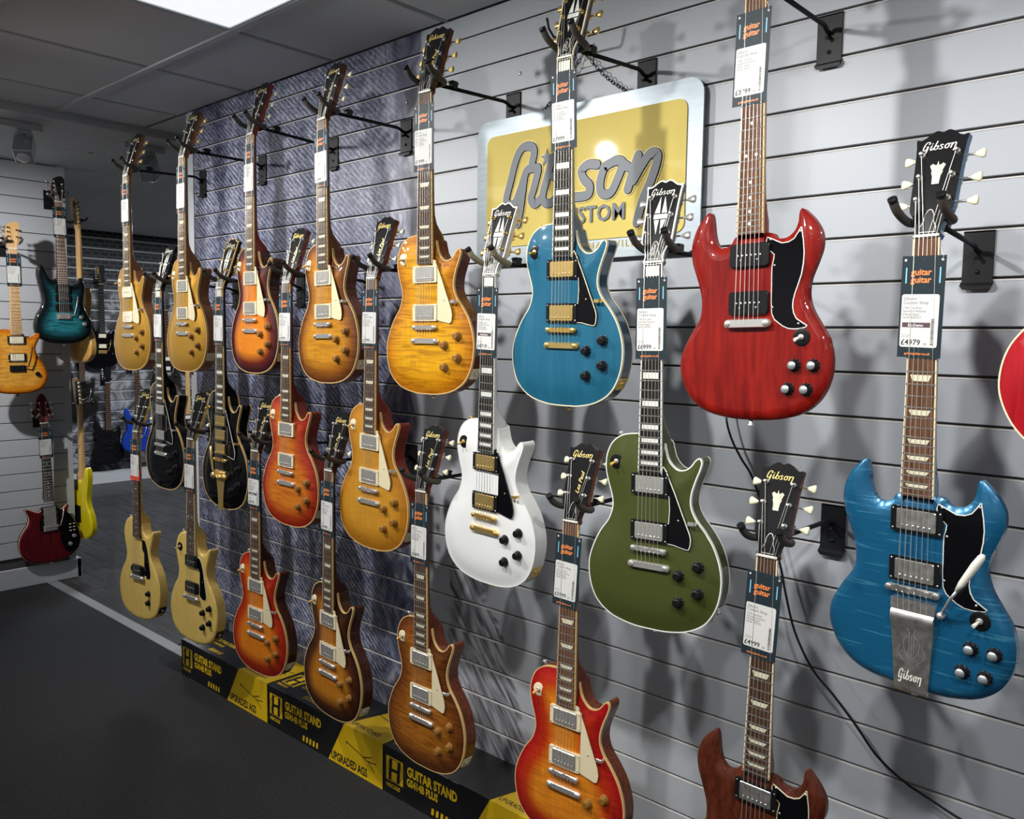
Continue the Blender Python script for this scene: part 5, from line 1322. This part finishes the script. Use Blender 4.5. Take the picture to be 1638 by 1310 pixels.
# ---- guitars beyond the pillar
def simple(label, pose, top, back, neck, board, head='inline', kind='ST', headface=None, cover='black_plastic', guard=None, group='guitars in the room behind', hw='black_metal', tun='nickel', hung=None, tagged=True):
    return guitar('X', label, kind=kind, prof='ST', top=top, back=back, neck=neck, bind=None, nbind='', board=board, inlay=None, cover=cover, ring='black_plastic', bridge='trem', guard=None, head=head, headface=headface or neck, headcore=headface or neck,
           tun=tun, tstyle='small', Lg=648.0, pus=(('hb', 500), ('hb', 600)), knob=('speed', 'black_plastic'), nknob=[(95, 680)], switch=False, hw=hw, pose=pose, group=group, detail=False)
g_ = simple('natural tan guitar hanging edge-on round the corner of the pillar', ((-5.44, .15, 2.13), (188, 0, 2)), 'natural_body', 'natural_body', 'maple_neck', 'maple_board', headface='maple_neck', tun='gold_metal')
g_ = simple('bright yellow guitar hanging edge-on round the corner of the pillar', ((-5.44, .13, 1.04), (188, 0, 1)), 'yellow_gloss', 'yellow_gloss', 'maple_neck', 'maple_board', headface='maple_neck', tun='nickel')
mb = MB(); mb.box(lv(-25, 440, -52.5), lv(25, 505, -50), bev=.0008); mb.build('neck_plate', 'black_plastic', g_)
mb = MB(); mb.box(lv(-45, 600, -52), lv(45, 705, -50), bev=.0008); mb.build('cavity_cover', 'black_plastic', g_)
for (py_, pz_, lab) in ((.16, 2.17, 'black yoke hanger for the natural guitar on the pillar side'), (.135, 1.06, 'black yoke hanger for the yellow guitar on the pillar side')):
    h = tag(empty('guitar_hanger', (-5.49, .062, pz_)), lab, 'hanger')
    mb = MB(); mb.box((-.03, 0, -.06), (.03, .005, .05), bev=.001); mb.build('wall_plate', 'black_metal', h)
    mb = MB(); mb.tube([(0, .004, 0), (0, .06, 0)], .006, 8); mb.build('arm', 'black_metal', h)
    for s_ in (-1, 1): mb = MB(); mb.tube([(0, .06, 0), (s_*.03, .065, 0), (s_*.04, .09, .003), (s_*.041, .13, .016), (s_*.041, .145, .03)], .0075, 8); mb.build('prong', 'rubber', h)
FAR = [
 ('black double-horned guitar with gold hardware on the far wall', (1.50, 1.97), 'black_gloss', 'ebony', 'gold_metal', 'cream_p90'),
 ('dark smoky guitar half hidden behind the pillar, far wall', (1.30, 1.50), 'dark_gloss', 'rosewood', 'nickel', 'black_plastic'),
 ('black guitar with dark neck, lowest on the far wall', (1.535, 1.01), 'black_plastic', 'rosewood', 'black_metal', 'black_plastic'),
 ('bright blue guitar on the far wall behind the black guitar', (1.79, 1.12), 'blue_gloss', 'rosewood', 'nickel', 'white_plastic'),
 ('black guitar on far wall behind the two gold guitars', (2.14, 1.74), 'dark_gloss', 'rosewood', 'nickel', 'white_plastic'),
 ('dark-bodied guitar with white pickups on far wall beside the mural wall end', (2.36, 1.12), 'dark_gloss', 'maple_board', 'nickel', 'white_plastic')]
for lab, (y, z), body, brd, hw, cov in FAR:
    simple(lab, ((BX+(.19 if 'blue' in body else .1), y, z), (90, 0, 0)), body, body, 'ebony' if brd != 'maple_board' else 'maple_neck', brd, headface='black_plastic' if brd != 'maple_board' else 'maple_neck', cover=cov, hw=hw, group='guitars on the far wall')
    h = tag(empty('guitar_hanger', (BX, y, z+.03)), 'small hanger holding the '+lab.replace(' on the far wall', '').replace(', far wall', '').replace(', lowest', '').replace(' on far wall', ''), 'hanger')
    mb = MB(); mb.box((.001, -.03, -.06), (.006, .03, .05), bev=.001); mb.build('wall_plate', 'black_metal', h)
    o_ = .09 if 'blue' in body else 0.0; mb = MB(); mb.tube([(.004, 0, 0), (.06+o_, 0, .002)], .006, 8)
    for s_ in (-1, 1): mb.tube([(.06+o_, 0, .002), (.062+o_, s_*.03, .002), (.09+o_, s_*.037, .002), (.13+o_, s_*.038, .02)], .0075, 8)
    mb.build('yoke', 'rubber', h)
